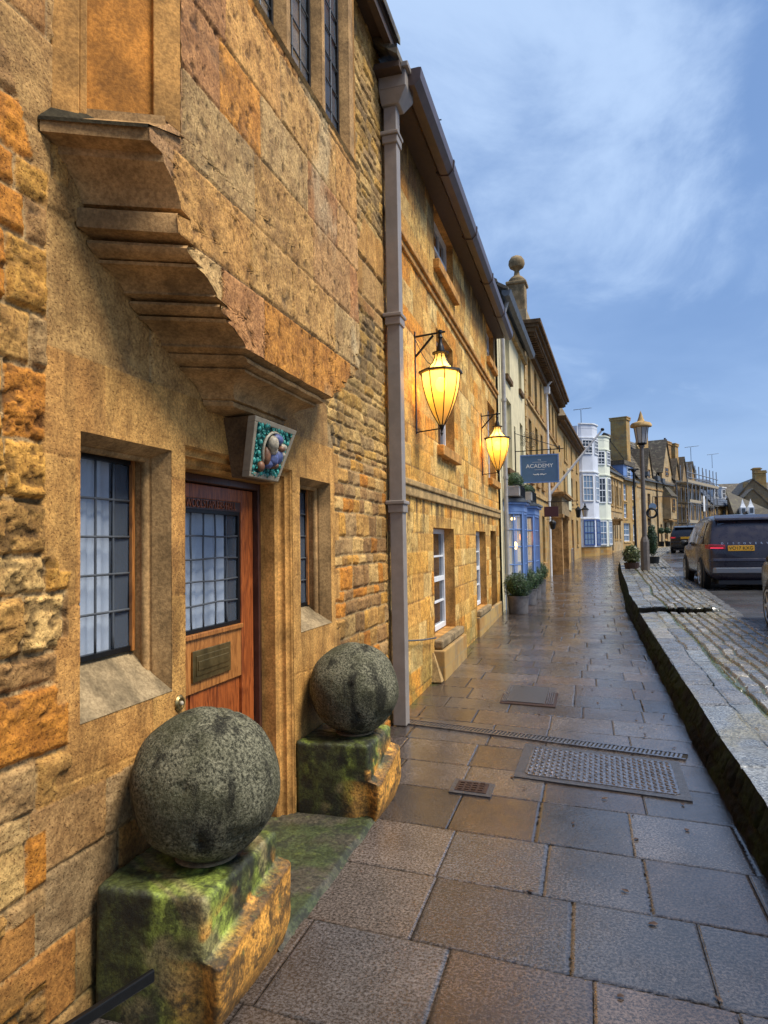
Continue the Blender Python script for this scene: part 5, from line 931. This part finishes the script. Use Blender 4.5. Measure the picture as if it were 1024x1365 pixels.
# generic distant stone house
def far_house(name, label, a, b, ze, wins, m='pale_blocks', roof='stone_slates', zr=None, depth=5.6, wr=None, frame='cream_paint', pane='pane_dark', gables=(), group=None, sill='pale_trim', z0=-.1, nx=2, nz=3):
    f = Frame(a, b); E_ = thing(name, label, 'house', f.loc, f.rz, group); L_ = f.L; zr = zr or ze+3; wr = wr or -depth/2
    bwall(0, L_, z0, ze, wins, 0, .18).obj('wall', m, E_); MB(UW).box(0, L_, -depth, -.19, z0, ze-.05).obj('rear_wall', m, E_)
    MB(UW).prism([(0, ze-.05), (-.02, ze), (wr, zr-.05), (-depth, ze-.05)], .0, .25, 'x').obj('gable', m, E_); MB(UW).prism([(0, ze-.05), (-.02, ze), (wr, zr-.05), (-depth, ze-.05)], L_-.25, L_, 'x').obj('gable', m, E_)
    roof_pitch(-.08, L_+.08, .2, ze-.02, wr, zr, .09).obj('roof', roof, E_); roof_pitch(-.08, L_+.08, -depth-.1, ze-.1, wr, zr, .09).obj('roof', roof, E_)
    MB(UW).box(-.02, L_+.02, .16, .26, ze-.10, ze+.0).obj('gutter', 'lead', E_)
    for a_, b_, c_, d_ in wins: window(E_, a_, b_, c_, d_, -.12, nx, nz, frame, fw=.06, bar=.03, pane=pane, sill=.05, sillm=sill)
    for (gu, gw, zb, zp, gwins) in gables:
        h = gw/2; g_ = MB(UW).prism([(gu-h, zb-.0), (gu+h, zb-.0), (gu, zp)], .005, -.24, 'y') if False else MB().prism([(gu-h, ze-.15), (gu+h, ze-.15), (gu+h, zb), (gu, zp), (gu-h, zb)], -.012, .25, 'y'); go = g_.obj('front_gable', m, E_)
        sl = (zp-zb)/h
        for s in (-1, 1):
            r_ = MB(UW); wb = wr*(zp-ze)/(zr-ze) if zp < zr else wr
            r_.hexa([(gu+s*(h+.12), .14, zb-.12*sl), (gu, .14, zp), (gu, wb, zp), (gu+s*(h+.12), wr*max(0, (zb-ze))/(zr-ze)-.1, zb-.12*sl), (gu+s*(h+.12), .14, zb-.12*sl+.10), (gu, .14, zp+.12), (gu, wb, zp+.12), (gu+s*(h+.12), wr*max(0, (zb-ze))/(zr-ze)-.1, zb-.12*sl+.10)]); r_.obj('gable_roof', roof, go)
        for a_, b_, c_, d_ in gwins: window(E_, a_, b_, c_, d_, .03, 2, 2, frame, fw=.05, bar=.03, pane=pane)
    return E_
def chimney(E_, u, w, z0, z1, du, dw, m='honey_blocks', pots=0, name='chimney'):
    c = MB(UW).box(u-du/2, u+du/2, w-dw/2, w+dw/2, z0, z1).box(u-du/2-.07, u+du/2+.07, w-dw/2-.07, w+dw/2+.07, z1-.28, z1-.12).box(u-du/2-.1, u+du/2+.1, w-dw/2-.1, w+dw/2+.1, z1-.08, z1).obj(name, m, E_)
    for k in range(pots): MB(UW).lathe([(.11, 0), (.09, .35), (.12, .38), (.001, .38)], 10, (u+(k-(pots-1)/2)*.35, -w, z1)).obj('chimney_pot', 'iron_rust', c, smooth='auto') if False else MB().lathe([(.11, 0), (.09, .35), (.12, .38), (.001, .38)], 10, (u+(k-(pots-1)/2)*.35, -w, z1)).obj('chimney_pot', 'iron_rust', c)
    return c
w7 = [(a, a+.5, 4.2, 5.65) for a in (.3, 1.35, 3.1, 4.0, 5.6, 6.5, 7.3)]+[(a, a+.55, 1.7, 3.3) for a in (.4, 1.5, 4.4, 5.3, 6.7)]+[(3.05, 3.75, .85, 2.7)]
E7_ = far_house('pilastered_house', 'two-storey pale stone house with tall narrow windows, right of the mint bow house', (3.0, 50.3), (4.6, 58.5), 6.55, w7, zr=8.4, depth=5, frame='dark_wood', nx=1, nz=3)
ps = MB(UW); [ps.box(u, u+.22, -.01, .07, 3.95, 6.1) for u in (.0, 1.0, 2.2, 3.66, 4.9, 6.15, 8.1)]; ps.box(0, 8.3, -.01, .05, 3.72, 3.9).box(0, 8.3, -.01, .16, 6.15, 6.4); ps.obj('pilasters', 'pale_trim', E7_); MB(UW).box(2.8, 4.1, 0, .8, 3.0, 3.12).box(2.85, 2.95, 0, .5, 2.7, 3.0).box(3.95, 4.05, 0, .5, 2.7, 3.0).obj('door_hood', 'brown_trim', E7_)
chimney(E7_, 7.6, -2.0, 7, 9.25, 1.2, .9, 'brown_trim')
E8_ = far_house('dormer_house', 'small honey stone house with pale blue windows and a stone dormer', (4.6, 58.5), (6.0, 63.0), 6.45, [(.55, 1.5, 4.75, 6.1), (3.3, 4.1, 4.9, 6.1), (.5, 1.5, 2.95+.4, 4.5), (3.2, 4.0, 3.3, 4.4), (.3, 2.3, 1.5, 2.95), (3.2, 4.2, 1.5, 2.9)], 'honey_blocks', zr=9.0, depth=5, frame='white_paint', pane='pane_blue')
dm = MB(UW).box(.6, 3.7, -1.5, .02, 6.6, 7.6).obj('dormer', 'blue_paint', E8_); MB(UW).box(.45, 3.85, -1.6, .15, 7.6, 7.95).obj('dormer_roof', 'stone_slates', dm); window(E8_, 1.6, 2.6, 6.7, 7.5, .04, 2, 2, 'white_paint', name='dormer_window')
# great gabled house
w9 = [(a, b, c, d) for a, b, c, d in ((3.1, 3.95, 3.6+.0, 5.65), (5.3, 6.0, 4.5, 5.5), (8.2, 9.0, 3.6, 4.7+.4), (2.9, 4.0, 1.4, 3.6), (6.9, 7.5, 1.2, 3.0), (8.2, 9.2, 1.6, 3.2), (10.2, 10.9, 1.6, 3.2), (10.0, 10.6, 4.3, 5.3))]
E9_ = far_house('gabled_house', 'great stone house with two steep front gables and a massive chimney on its end gable', (6.0, 63.0), (10.2, 74.2), 6.8, w9, 'pale_blocks', zr=10.9, depth=5.6, wr=-2.6, frame='brown_trim', gables=[(3.7, 2.0, 7.15, 9.6, [(3.4, 4.0, 7.0, 7.8)]), (9.55, 3.3, 8.0, 11.0, [(9.0, 10.1, 7.6, 8.4)])])
chimney(E9_, .45, -1.35, 6.0, 12.1, .95, 1.35, 'honey_blocks'); chimney(E9_, 5.6, -1.0, 8, 12.3, 1.4, .6, 'honey_blocks', 1)
MB(UW).prism([(.26, 9.3), (-.0, 9.9), (-.0, 9.3)], .1, .4, 'x').obj('coping', 'pale_trim', E9_)
orl = MB(UW).box(7.9, 9.9, 0, .7, 3.5, 5.6).obj('oriel', 'pale_blocks', E9_); MB(UW).hexa([(7.8, 0, 5.6), (10.0, 0, 5.6), (10.0, .85, 5.6), (7.8, .85, 5.6), (8.2, 0, 6.6), (9.6, 0, 6.6), (9.6, .1, 6.6), (8.2, .1, 6.6)]).obj('oriel_roof', 'mossy_tiles', orl); window(E9_, 8.3, 9.3, 4.2, 5.4, .75, 2, 3, 'brown_trim', name='oriel_window')
MB(UW).box(.2, 11.9, -.01, .06, 6.05, 6.15).box(7.8, 11.5, -.01, .3, 3.3, 3.42).obj('string_course', 'brown_trim', E9_); MB(UW).tube([(5.85, .08, 7.6), (5.85, .08, 1.)], .06, 8).obj('downpipe', 'black_iron', E9_)
hb_ = MB(UW); hb_.box(2.2, 2.8, .0, .35, 7.1, 7.5).box(5.2, 6.1, .0, .35, 6.9, 7.3).box(6.9, 7.7, 0, .35, 6.8, 7.2); hb_.obj('hopper_heads', 'lead', E9_)
w10 = [(a, a+.8, z, z+1.2) for z in (1.5, 3.6, 5.6) for a in (.6, 2.6, 4.6, 6.6, 8.6)]
E10 = far_house('gabled_house', 'gabled stone house wrapped in scaffolding', (10.2, 74.2), (14.0, 84.0), 7.3, w10, 'rough_blocks', zr=9.7, depth=5, frame='brown_trim', gables=[(1.1, 2.0, 7.4, 9.5, []), (3.95, 2.3, 7.4, 9.9, []), (7.3, 2.6, 7.4, 9.7, [])])
chimney(E10, .8, -.9, 7.2, 11.3, 1.6, .7, 'brown_trim', 1); chimney(E10, 3.1, -.7, 7.6, 11.3, 1.2, .6, 'honey_blocks')
ES = thing('scaffolding', 'steel scaffolding with boarded lifts in front of the gabled house', 'scaffolding', Frame((10.2, 74.2), (14., 84.)).loc, Frame((10.2, 74.2), (14., 84.)).rz)
for k in range(9):
    for w_ in (.35, 1.35): MB(UW).tube([(-.3+1.55*k, w_, .8), (-.3+1.55*k, w_, 8.9 if w_ > 1 or k % 2 else 7.2)], .05, 6).obj('pole', 'steel', ES)
for z in (3.1, 5.1, 7.0, 7.55, 8.05):
    for w_ in ((1.4, .3) if z < 7.1 else (1.4,)): MB(UW).tube([(-.6, w_, z), (12.6, w_, z)], .045, 6).obj('ledger', 'steel', ES)
for z, u0_, u1_ in ((3.15, -.3, 3.), (5.15, 0, 4.5), (7.05, -.5, 12.5)): MB(UW).box(u0_, u1_, .3, 1.4, z, z+.07).box(u0_, u1_, 1.42, 1.46, z, z+.28).obj('boards', 'scaffold_board', ES)
for k in (0, 2, 4, 6): MB(UW).tube([(-.3+1.55*k, 1.42, 3.1), (-.3+1.55*(k+1), 1.42, 7.0)], .04, 6).obj('brace', 'steel', ES)
MB(UW).box(5.2, 5.9, 1.45, 1.49, 4.4, 6.0).obj('notice_board', 'white_paint', ES)
E11 = far_house('small_house', 'low stone house with a maroon sign, before the blue-slated house', (14.0, 84.0), (16.1, 89.6), 5.2, [(1.0, 1.8, 3.6, 4.8), (3.6, 4.4, 3.6, 4.8), (1, 2, 1.5, 2.8), (3.5, 4.5, 1.5, 2.8)], 'honey_blocks', zr=8.2, depth=5.5)
E = thing('hanging_sign', 'maroon board sign on the far low stone house', 'sign', (16.15, 88.2, 0)); MB().box(-.05, 1.0, -.04, .04, 3.55, 4.2).obj('board', 'sign_maroon', E); MB().tube([(-.4, 0, 4.3), (1.05, 0, 4.3)], .03, 6).obj('bracket', 'black_iron', E)
E12 = far_house('slated_house', 'honey stone house with a bright blue slate roof and white dormers, far down the street', (16.16, 90.0), (19.66, 96.0), 5.5, [(.9, 1.7, 3.2, 5.1), (3.0, 3.8, 3.2, 5.0), (5.2, 6.0, 3.2, 5.0), (1, 2, 1.3, 2.7), (4.5, 5.5, 1.3, 2.7)], 'honey_blocks', 'blue_slates', zr=9.0, depth=6, frame='white_paint')
for u in (2.6, 4.9): d_ = MB(UW).box(u-.6, u+.6, -1.9, -.55, 6.2, 7.75).box(u-.75, u+.75, -2.1, -.42, 7.75, 7.85).obj('dormer', 'white_paint', E12); window(E12, u-.45, u+.45, 6.5, 7.6, -.52, 2, 2, 'white_paint', name='dormer_window')
chimney(E12, .3, -3, 8, 10.2, .8, 1.0, 'brown_trim', 1)
# houses closing the view on the right
def gable_house(name, label, x0, x1, xa, y, zl, zr_, za, L_, m='pale_blocks', roof='stone_slates', base=.9):
    E_ = thing(name, label, 'house', (0, y, 0)); MB().prism([(x0, base-.3), (x1, base-.3), (x1, zr_), (xa, za), (x0, zl)], 0, L_, 'y').obj('wall', m, E_)
    for xb, zb in ((x0-.15, zl-.2), (x1+.15, zr_-.2)):
        MB().hexa([(xb, -.15, zb), (xa, -.15, za), (xa, L_, za), (xb, L_, zb), (xb, -.15, zb+.14), (xa, -.15, za+.14), (xa, L_, za+.14), (xb, L_, zb+.14)]).obj('roof', roof, E_)
    return E_
GA = gable_house('cottage', 'big rough-stone gable with a broad chimney at the far right', 18.35, 24.0, 19.75, 86.5, 6.4, 4.4, 8.05, 7, 'rough_blocks')
c_ = MB().box(20.3, 21.4, 1.2, 2.2, 6.8, 9.1).box(20.2, 21.5, 1.1, 2.3, 8.85, 9.0).box(20.25, 21.45, 1.15, 2.25, 9.05, 9.15).obj('chimney', 'honey_blocks', GA)
MB().box(18.9, 19.4, .2, .8, 6.9, 7.8).obj('chimney', 'honey_blocks', GA)
GB = gable_house('cottage', 'lower rough-stone gable in front of the broad-chimneyed one', 18.2, 23.5, 19.0, 83.0, 6.0, 1.8, 6.75, 3.2, 'rough_blocks')
GC = thing('cottage', 'long low cottage with a dark mossy roof and two white pointed dormers', 'house', (-.35, 79.2, 0)); MB().box(16.8, 20.4, 1.2, 3., .6, 4.0).obj('wall', 'honey_blocks', GC)
MB().hexa([(16.9, .9, 4.0), (21.2, .9, 3.7), (20.2, 3.0, 4.6), (16.6, 3.0, 6.5), (16.9, .9, 4.15), (21.2, .9, 3.85), (20.2, 3.0, 4.75), (16.6, 3.0, 6.65)]).obj('roof', 'mossy_tiles', GC)
for x in (17.75, 18.5): d_ = MB().box(x-.26, x+.26, .5, 1.6, 4.0, 4.75).obj('dormer', 'white_paint', GC); MB().lathe([(.38, 4.75), (.2, 5.1), (.001, 5.65)], 4, (x, .9, 0), ph=math.pi/4).obj('dormer_roof', 'white_paint', d_); MB().box(x-.16, x+.16, .48, .5, 4.15, 4.65).obj('dormer_window', 'pane_dark', d_)
GD_ = thing('cottage', 'long grey stone-slated roof closing the view behind the slated house', 'house', (2, 104, 0)); MB().box(18, 34, 0, 7, .6, 6.).obj('wall', 'rough_blocks', GD_)
MB().hexa([(17.8, -.2, 5.9), (34, -.2, 5.9), (34, 3.5, 9.0), (17.8, 3.5, 9.0), (17.8, -.2, 6.05), (34, -.2, 6.05), (34, 3.5, 9.15), (17.8, 3.5, 9.15)]).obj('roof', 'stone_slates', GD_)
MB().box(22.2, 23.1, 3, 4, 8.6, 11.2).box(22.05, 23.25, 2.85, 4.15, 10.95, 11.1).obj('chimney', 'honey_blocks', GD_)
# tv aerials
def aerial(label, x, y, z, h, sc=1.):
    m_ = MB().tube([(0, 0, 0), (0, 0, h)], .02*sc, 5).tube([(-.5*sc, 0, h), (.7*sc, 0, h+.12*sc)], .015*sc, 5)
    for k in range(6): m_.tube([(-.4*sc+.18*sc*k, -.18*sc, h+.02*k*sc), (-.4*sc+.18*sc*k, .18*sc, h+.02*k*sc)], .012*sc, 4)
    E_ = thing('tv_aerial', label, 'aerial', (x, y, z), .3, 'television aerials'); m_.obj('mast', 'black_iron', E_)
aerial('television aerial above the lilac bow house', 1.7, 47.5, 8.6, 1.5); aerial('television aerial above the scaffolded gables', 13.0, 82.6, 9.3, 2.2, 1.3); aerial('television aerial on the blue-slated house chimney', 16.6, 92, 10., 1.6, 1.2); aerial('small television aerial above the ashlar house roof', -1.1, 12.2, 8.0, 1.2, .8)

# ================================================================= STREET FURNITURE
def z_v(y): return float(g(y)+.25*(1-float(ss(30, 60, np.array(float(y))))*.6))
E = thing('street_lamp', 'tall grey street lamp with tapering octagonal lantern standing on the cobbled verge', 'street lamp', (3.60, 24.6, z_v(24.6)+.1))
MB().lathe([(.15, -.1), (.145, .9), (.12, 1.0), (.09, 1.08)], 8, ph=.39).obj('base', 'lamp_post_paint', E); MB().lathe([(.078, 1.06), (.062, 4.0), (.10, 4.02), (.10, 4.06)], 12).obj('column', 'lamp_post_paint', E, smooth='auto')
MB().lathe([(.05, 4.06), (.15, 4.10), (.17, 4.14), (.001, 4.15)], 8).obj('lantern_base', 'black_iron', E); lg = MB().lathe([(.15, 4.15), (.22, 4.66)], 8, cap=False).obj('lantern_glass', 'clear_lens', E)
fb = MB(); [fb.tube([(.155*math.cos(k*math.pi/4), .155*math.sin(k*math.pi/4), 4.15), (.228*math.cos(k*math.pi/4), .228*math.sin(k*math.pi/4), 4.67)], .012, 5) for k in range(8)]; fb.obj('glazing_bars', 'lamp_post_paint', lg)
MB().lathe([(.24, 4.66), (.34, 4.68), (.34, 4.74), (.30, 4.80), (.12, 4.86), (.07, 5.0), (.045, 5.1), (.03, 5.14), (.001, 5.22)], 16).obj('lantern_cap', 'pale_trim', E, smooth='auto')
E = thing('sign_post', 'slim black iron post with short crossed arms, beyond the grey street lamp', 'post', (4.12, 36.9, z_v(36.9)-.1))
MB().lathe([(.10, 0), (.10, .25), (.07, .3), (.06, 1.2), (.05, 4.3), (.001, 4.32)], 10).obj('column', 'black_iron', E, smooth='auto'); MB().box(-.24, .24, -.02, .02, 4.42, 4.5).box(-.02, .02, -.2, .2, 4.42, 4.5).lathe([(.05, 4.3), (.14, 4.42), (.12, 4.5), (.001, 4.52)], 8).tube([(-.9, 0, 4.15), (.9, 0, 4.15)], .015, 5).obj('crosshead', 'black_iron', E)
E = thing('inn_sign', 'round dark wreath sign hanging beside the street lamp', 'sign', (5.35, 42, 0)); MB().tube([(.25*math.cos(k*.35), 0, 3.1+.25*math.sin(k*.35)) for k in range(19)], .07, 6).obj('wreath', 'black_iron', E); MB().lathe([(.2, -.02), (.2, .02)], 16, (0.05, 0, 3.45), 'y').obj('disc', 'pane_blue', E); MB().tube([(0.05, 0, 3.4), (.05, 0, 4.0), (1.1, .6, 4.0)], .02, 5).obj('bracket', 'black_iron', E)
def tub(label, x, y, w, h, m='iron_rust'):
    E_ = thing('plant_tub', label, 'plant tub', (x, y, z_v(y)-.02)); MB().lathe([(w*.8, 0), (w, h), (w*.9, h), (w*.85, h-.06), (.001, h-.06)], 16).obj('tub', m, E_); return E_
tub('brown tub at the foot of the street lamp', 3.25, 25.8, .26, .3); bush('shrub', 'loose leafy shrub in the brown tub behind the street lamp', 'shrub', (3.25, 25.8, z_v(25.8)+.55), (.28, .28, .32), 1500, .04, 71, (.10, .13, .04))
tub('dark tub beside the street lamp', 4.25, 29.5, .26, .35, 'black_iron'); bush('conifer', 'narrow upright conifer in the dark tub', 'shrub', (4.25, 29.5, z_v(29.5)+.95), (.2, .2, .62), 2200, .03, 72, (.02, .06, .02))
for x, n_ in ((7.98, 'left'), (8.5, 'right')): tub(f'black box tub, {n_} of the pair outside the gabled house', x+.1, 65.6, .25, .45, 'black_iron'); bush('topiary_ball', f'small ball-topped topiary tree, {n_} of the pair outside the gabled house', 'shrub', (x+.1, 65.6, 2.35), (.28, .28, .28), 700, .045, 80, (.02, .06, .02), stem=1.0)
# ================================================================= CARS
def car(name, label, loc, rz, Lc, Wc, Hc, pm, seed=0, wr_=.37, plate=None, word=None, boot=.30, gap=.2, plate_y=0., wheelb=None, hood=.30):
    E_ = thing(name, label, 'car', loc, rz); hw = Wc/2; belt = Hc*.60; zb = gap; xs_ = [(0, .28*Hc, .48*Hc, .86), (.03, .20*Hc, .585*Hc, .90), (.07, .17*Hc, .64*Hc, .93), (.13, zb, .76*Hc, .95), (boot*.7, zb, .88*Hc, .965), (boot, zb, .95*Hc, .98), (boot+.2, zb, .975*Hc, .99), (Lc*.25, zb, 1.*Hc, 1.), (Lc*.45, zb, 1.0*Hc, 1.), (Lc*.56, zb, .97*Hc, 1.), (Lc*.66, zb, .80*Hc, 1.), (Lc*.72, zb, .655*Hc, 1.), (Lc*.80, zb, .625*Hc, .985), (Lc*.90, zb, .60*Hc, .96), (Lc*.96, zb+.02, .55*Hc, .90), (Lc*.99, zb+.06, .46*Hc, .82), (Lc, zb+.14, .38*Hc, .72)]
    def wz(z): t_ = max(0, (z-belt)/(Hc-belt)); b_ = max(0, (.42*Hc-z)/(.42*Hc)); return hw*(1-.20*t_**1.2-.07*b_**2)
    vs = []; nR = 0
    for x, z0, z1, k in xs_:
        fr = [0, .12, .25, .40, .55, .70, .82, .92, .975]; half = [(0., z0), (wz(z0)*k*.75, z0)]+[(wz(z0+(z1-z0)*f)*k*(1-.05*max(0, f-.9)/.08), z0+(z1-z0)*f) for f in fr[1:]]+[(wz(z1)*k*.84, z1), (wz(z1)*k*.4, z1+.02), (0, z1+.025)]
        ring = half+[(-y, z) for y, z in half[-2:0:-1]]; nR = len(ring); vs += [(y, x, z) for y, z in ring]
    fs = [(i*nR+j, i*nR+(j+1) % nR, (i+1)*nR+(j+1) % nR, (i+1)*nR+j) for i in range(len(xs_)-1) for j in range(nR)]+[tuple(range(nR)), tuple(range((len(xs_)-1)*nR, len(xs_)*nR))]
    mb = MB(); mb.v = vs; mb.f = fs; body = mb.obj('body', pm, E_, smooth='auto'); sb = body.modifiers.new('smooth', 'SUBSURF'); sb.levels = 1; sb.render_levels = 1
    # glass house
    for s in (-1, 1):
        for (a_, b_) in ((.115, .245), (.26, .42), (.435, .60)):
            z0, z1 = belt+.03, Hc*.90; xa0, xb0 = Lc*a_, Lc*b_; sh = .0; 
            top = [(xa0+(.10 if a_ < .2 else 0), z1), (xb0-(.22 if b_ > .55 else 0), z1)]
            q = [(s*(wz(z0)*.99+.012), xa0, z0), (s*(wz(z0)*.995+.012), xb0, z0), (s*(wz(z1)*.995+.012), top[1][0], z1), (s*(wz(z1)*.99+.012), top[0][0], z1)]
            MB().quad(*q).obj('side_window', 'car_glass', E_)
    yb = hw*.76; MB().add([(-yb, .075, .645*Hc), (yb, .075, .645*Hc), (yb*.93, boot*.72, .885*Hc), (-yb*.93, boot*.72, .885*Hc), (-yb*.3, .062, .640*Hc), (yb*.3, .062, .640*Hc)], [(0, 4, 5, 1, 2, 3)]).obj('rear_window', 'car_glass', E_)
    MB().hexa([(-yb*1.0, boot*.5, .915*Hc), (yb*1.0, boot*.5, .915*Hc), (yb*.98, boot*1.3, .955*Hc), (-yb*.98, boot*1.3, .955*Hc), (-yb*1.0, boot*.55, .945*Hc), (yb*1.0, boot*.55, .945*Hc), (yb*.98, boot*1.3, .99*Hc), (-yb*.98, boot*1.3, .99*Hc)]).obj('spoiler', pm, E_, bev=.012)
    MB().quad((-hw*.7, Lc*.585, .93*Hc), (hw*.7, Lc*.585, .93*Hc), (hw*.82, Lc*.715, .68*Hc), (-hw*.82, Lc*.715, .68*Hc)).obj('windscreen', 'car_glass', E_)
    for s in (-1, 1):
        z0 = .545*Hc; MB().hexa([(s*hw*.60, -.012, z0), (s*hw*.93, .05, z0), (s*(hw*.985), .26, z0+.01), (s*hw*.6, .1, z0), (s*hw*.60, -.012, z0+.055*Hc), (s*hw*.93, .04, z0+.065*Hc), (s*hw*.985, .26, z0+.06*Hc), (s*hw*.6, .1, z0+.055*Hc)]).obj('tail_light', 'red_lens', E_, bev=.01)
        MB().hexa([(s*hw*.64, -.018, z0+.02), (s*hw*.90, .03, z0+.02), (s*hw*.90, .06, z0+.02), (s*hw*.64, .02, z0+.02), (s*hw*.64, -.018, z0+.035), (s*hw*.90, .03, z0+.04), (s*hw*.90, .06, z0+.04), (s*hw*.64, .02, z0+.035)]).obj('light_strip', 'tail_light', E_)
        m_ = MB(); m_._ell((s*(hw+.12), Lc*.60, belt+.04), (.11, .07, .08), 10, 8); m_.obj('door_mirror', 'black_plastic', E_, smooth=True)
        for wx in (.19, .19+(wheelb or .585)):
            x = Lc*wx; MB().lathe([(wr_*1.16, -.02), (wr_*1.16, .012), (wr_*1.10, .02), (.001, .02)] if s > 0 else [(wr_*1.16, .02), (wr_*1.16, -.012), (wr_*1.10, -.02), (.001, -.02)], 28, (s*hw*.975, x, wr_+.02), 'x').obj('wheel_arch', 'black_plastic', E_)
            ty = MB(); pr_ = [(.001, -.12), (wr_*.80, -.12), (wr_*.98, -.10), (wr_, -.05), (wr_, .05), (wr_*.97, .09), (wr_*.84, .105), (wr_*.70, .09), (.001, .085)]; ty.lathe([(r, h*s) for r, h in pr_], 30, (s*(hw-.07), x, wr_), 'x'); wh = ty.obj('wheel', 'rubber', E_, smooth='auto')
            rm_ = MB(); cx_ = s*(hw+.022)
            rm_.lathe([(wr_*.70, -.01*s), (wr_*.70, .012*s), (wr_*.62, .012*s), (wr_*.60, -.01*s)], 28, (cx_, x, wr_), 'x', cap=False).lathe([(.001, -.0), (.06, .0), (.055, .02*s), (.001, .022*s)], 12, (cx_, x, wr_), 'x')
            for k in range(7): a = k*2*math.pi/7; c0, s0 = math.cos(a), math.sin(a); rm_.hexa([(cx_-.005, x+.04*c0-.018*s0, wr_+.04*s0+.018*c0), (cx_-.005, x+wr_*.64*c0-.026*s0, wr_+wr_*.64*s0+.026*c0), (cx_-.005, x+wr_*.64*c0+.026*s0, wr_+wr_*.64*s0-.026*c0), (cx_-.005, x+.04*c0+.018*s0, wr_+.04*s0-.018*c0)]+[(cx_+.014*s, x+.04*c0-.014*s0, wr_+.04*s0+.014*c0), (cx_+.008*s, x+wr_*.64*c0-.02*s0, wr_+wr_*.64*s0+.02*c0), (cx_+.008*s, x+wr_*.64*c0+.02*s0, wr_+wr_*.64*s0-.02*c0), (cx_+.014*s, x+.04*c0+.014*s0, wr_+.04*s0-.014*c0)])
            rm_.obj('rim', 'alloy', wh, smooth='auto')
    MB().hexa([(-hw*.80, -.03, .24*Hc), (hw*.80, -.03, .24*Hc), (hw*.92, .1, .24*Hc), (-hw*.92, .1, .24*Hc), (-hw*.82, -.035, .31*Hc), (hw*.82, -.035, .31*Hc), (hw*.93, .1, .31*Hc), (-hw*.93, .1, .31*Hc)]).obj('rear_bumper_trim', 'silver_trim' if word else 'black_plastic', E_, bev=.015)
    MB().hexa([(-hw*.86, -.022, .385*Hc), (hw*.86, -.022, .385*Hc), (hw*.95, .09, .385*Hc), (-hw*.95, .09, .385*Hc), (-hw*.86, -.005, .43*Hc), (hw*.86, -.005, .43*Hc), (hw*.95, .09, .43*Hc), (-hw*.95, .09, .43*Hc)]).obj('bumper', pm, E_, bev=.02)
    MB().box(-hw*.75, hw*.75, .02, Lc*.9, .17, .26).obj('underbody', 'black_plastic', E_)
    pz = .555*Hc; pl_ = MB().box(plate_y-.27, plate_y+.27, -.022, .06, pz-.058, pz+.062).obj('number_plate', 'plate_yellow', E_, bev=.003)
    if plate: text('lettering', plate, .105, 'lettering_black', pl_, (plate_y, -.024, pz+.002), (math.pi/2, 0, 0), .0006, sx=.98)
    if word:
        n_ = len(word)
        for i, ch_ in enumerate(word): text('letter', ch_, .062, 'badge_silver', E_, (-.66+.92*i/(n_-1), .020, .617*Hc), (math.pi/2-.18, 0, 0), .003, sx=1.1)
    MB().hexa([(-.02, Lc*.16, Hc*1.0), (.02, Lc*.16, Hc*1.0), (.015, Lc*.24, Hc*1.01), (-.015, Lc*.24, Hc*1.01), (-.008, Lc*.155, Hc*1.04), (.008, Lc*.155, Hc*1.04), (.01, Lc*.20, Hc*1.02), (-.01, Lc*.20, Hc*1.02)]).obj('roof_fin', 'black_plastic', E_)
    return E_
car('suv', 'large dark aubergine off-road car parked beyond the cobbles, rear towards the camera', (5.38, 17.55, z_v(18)-.02), -.01, 4.9, 2.02, 1.77, 'car_aubergine', plate='VO17 KXG', word='DISCOVERY', plate_y=-.28, wr_=.385, boot=.34)
car('hatchback', 'small black car parked ahead of the big aubergine one', (7.25, 43.6, z_v(44)), -.30, 4.2, 1.82, 1.60, 'car_black', wr_=.33, boot=.45)
car('hatchback', 'grey car whose front corner just enters at the right edge', (5.2, 7.5, z_v(10)-.01), -.0, 5.0, 1.86, 1.68, 'car_grey', wr_=.345, boot=.4)
car('hatchback', 'dark car mostly hidden behind the small black one', (9.3, 51.5, z_v(52)), -.35, 4.2, 1.8, 1.5, 'car_black', wr_=.32, boot=.45)
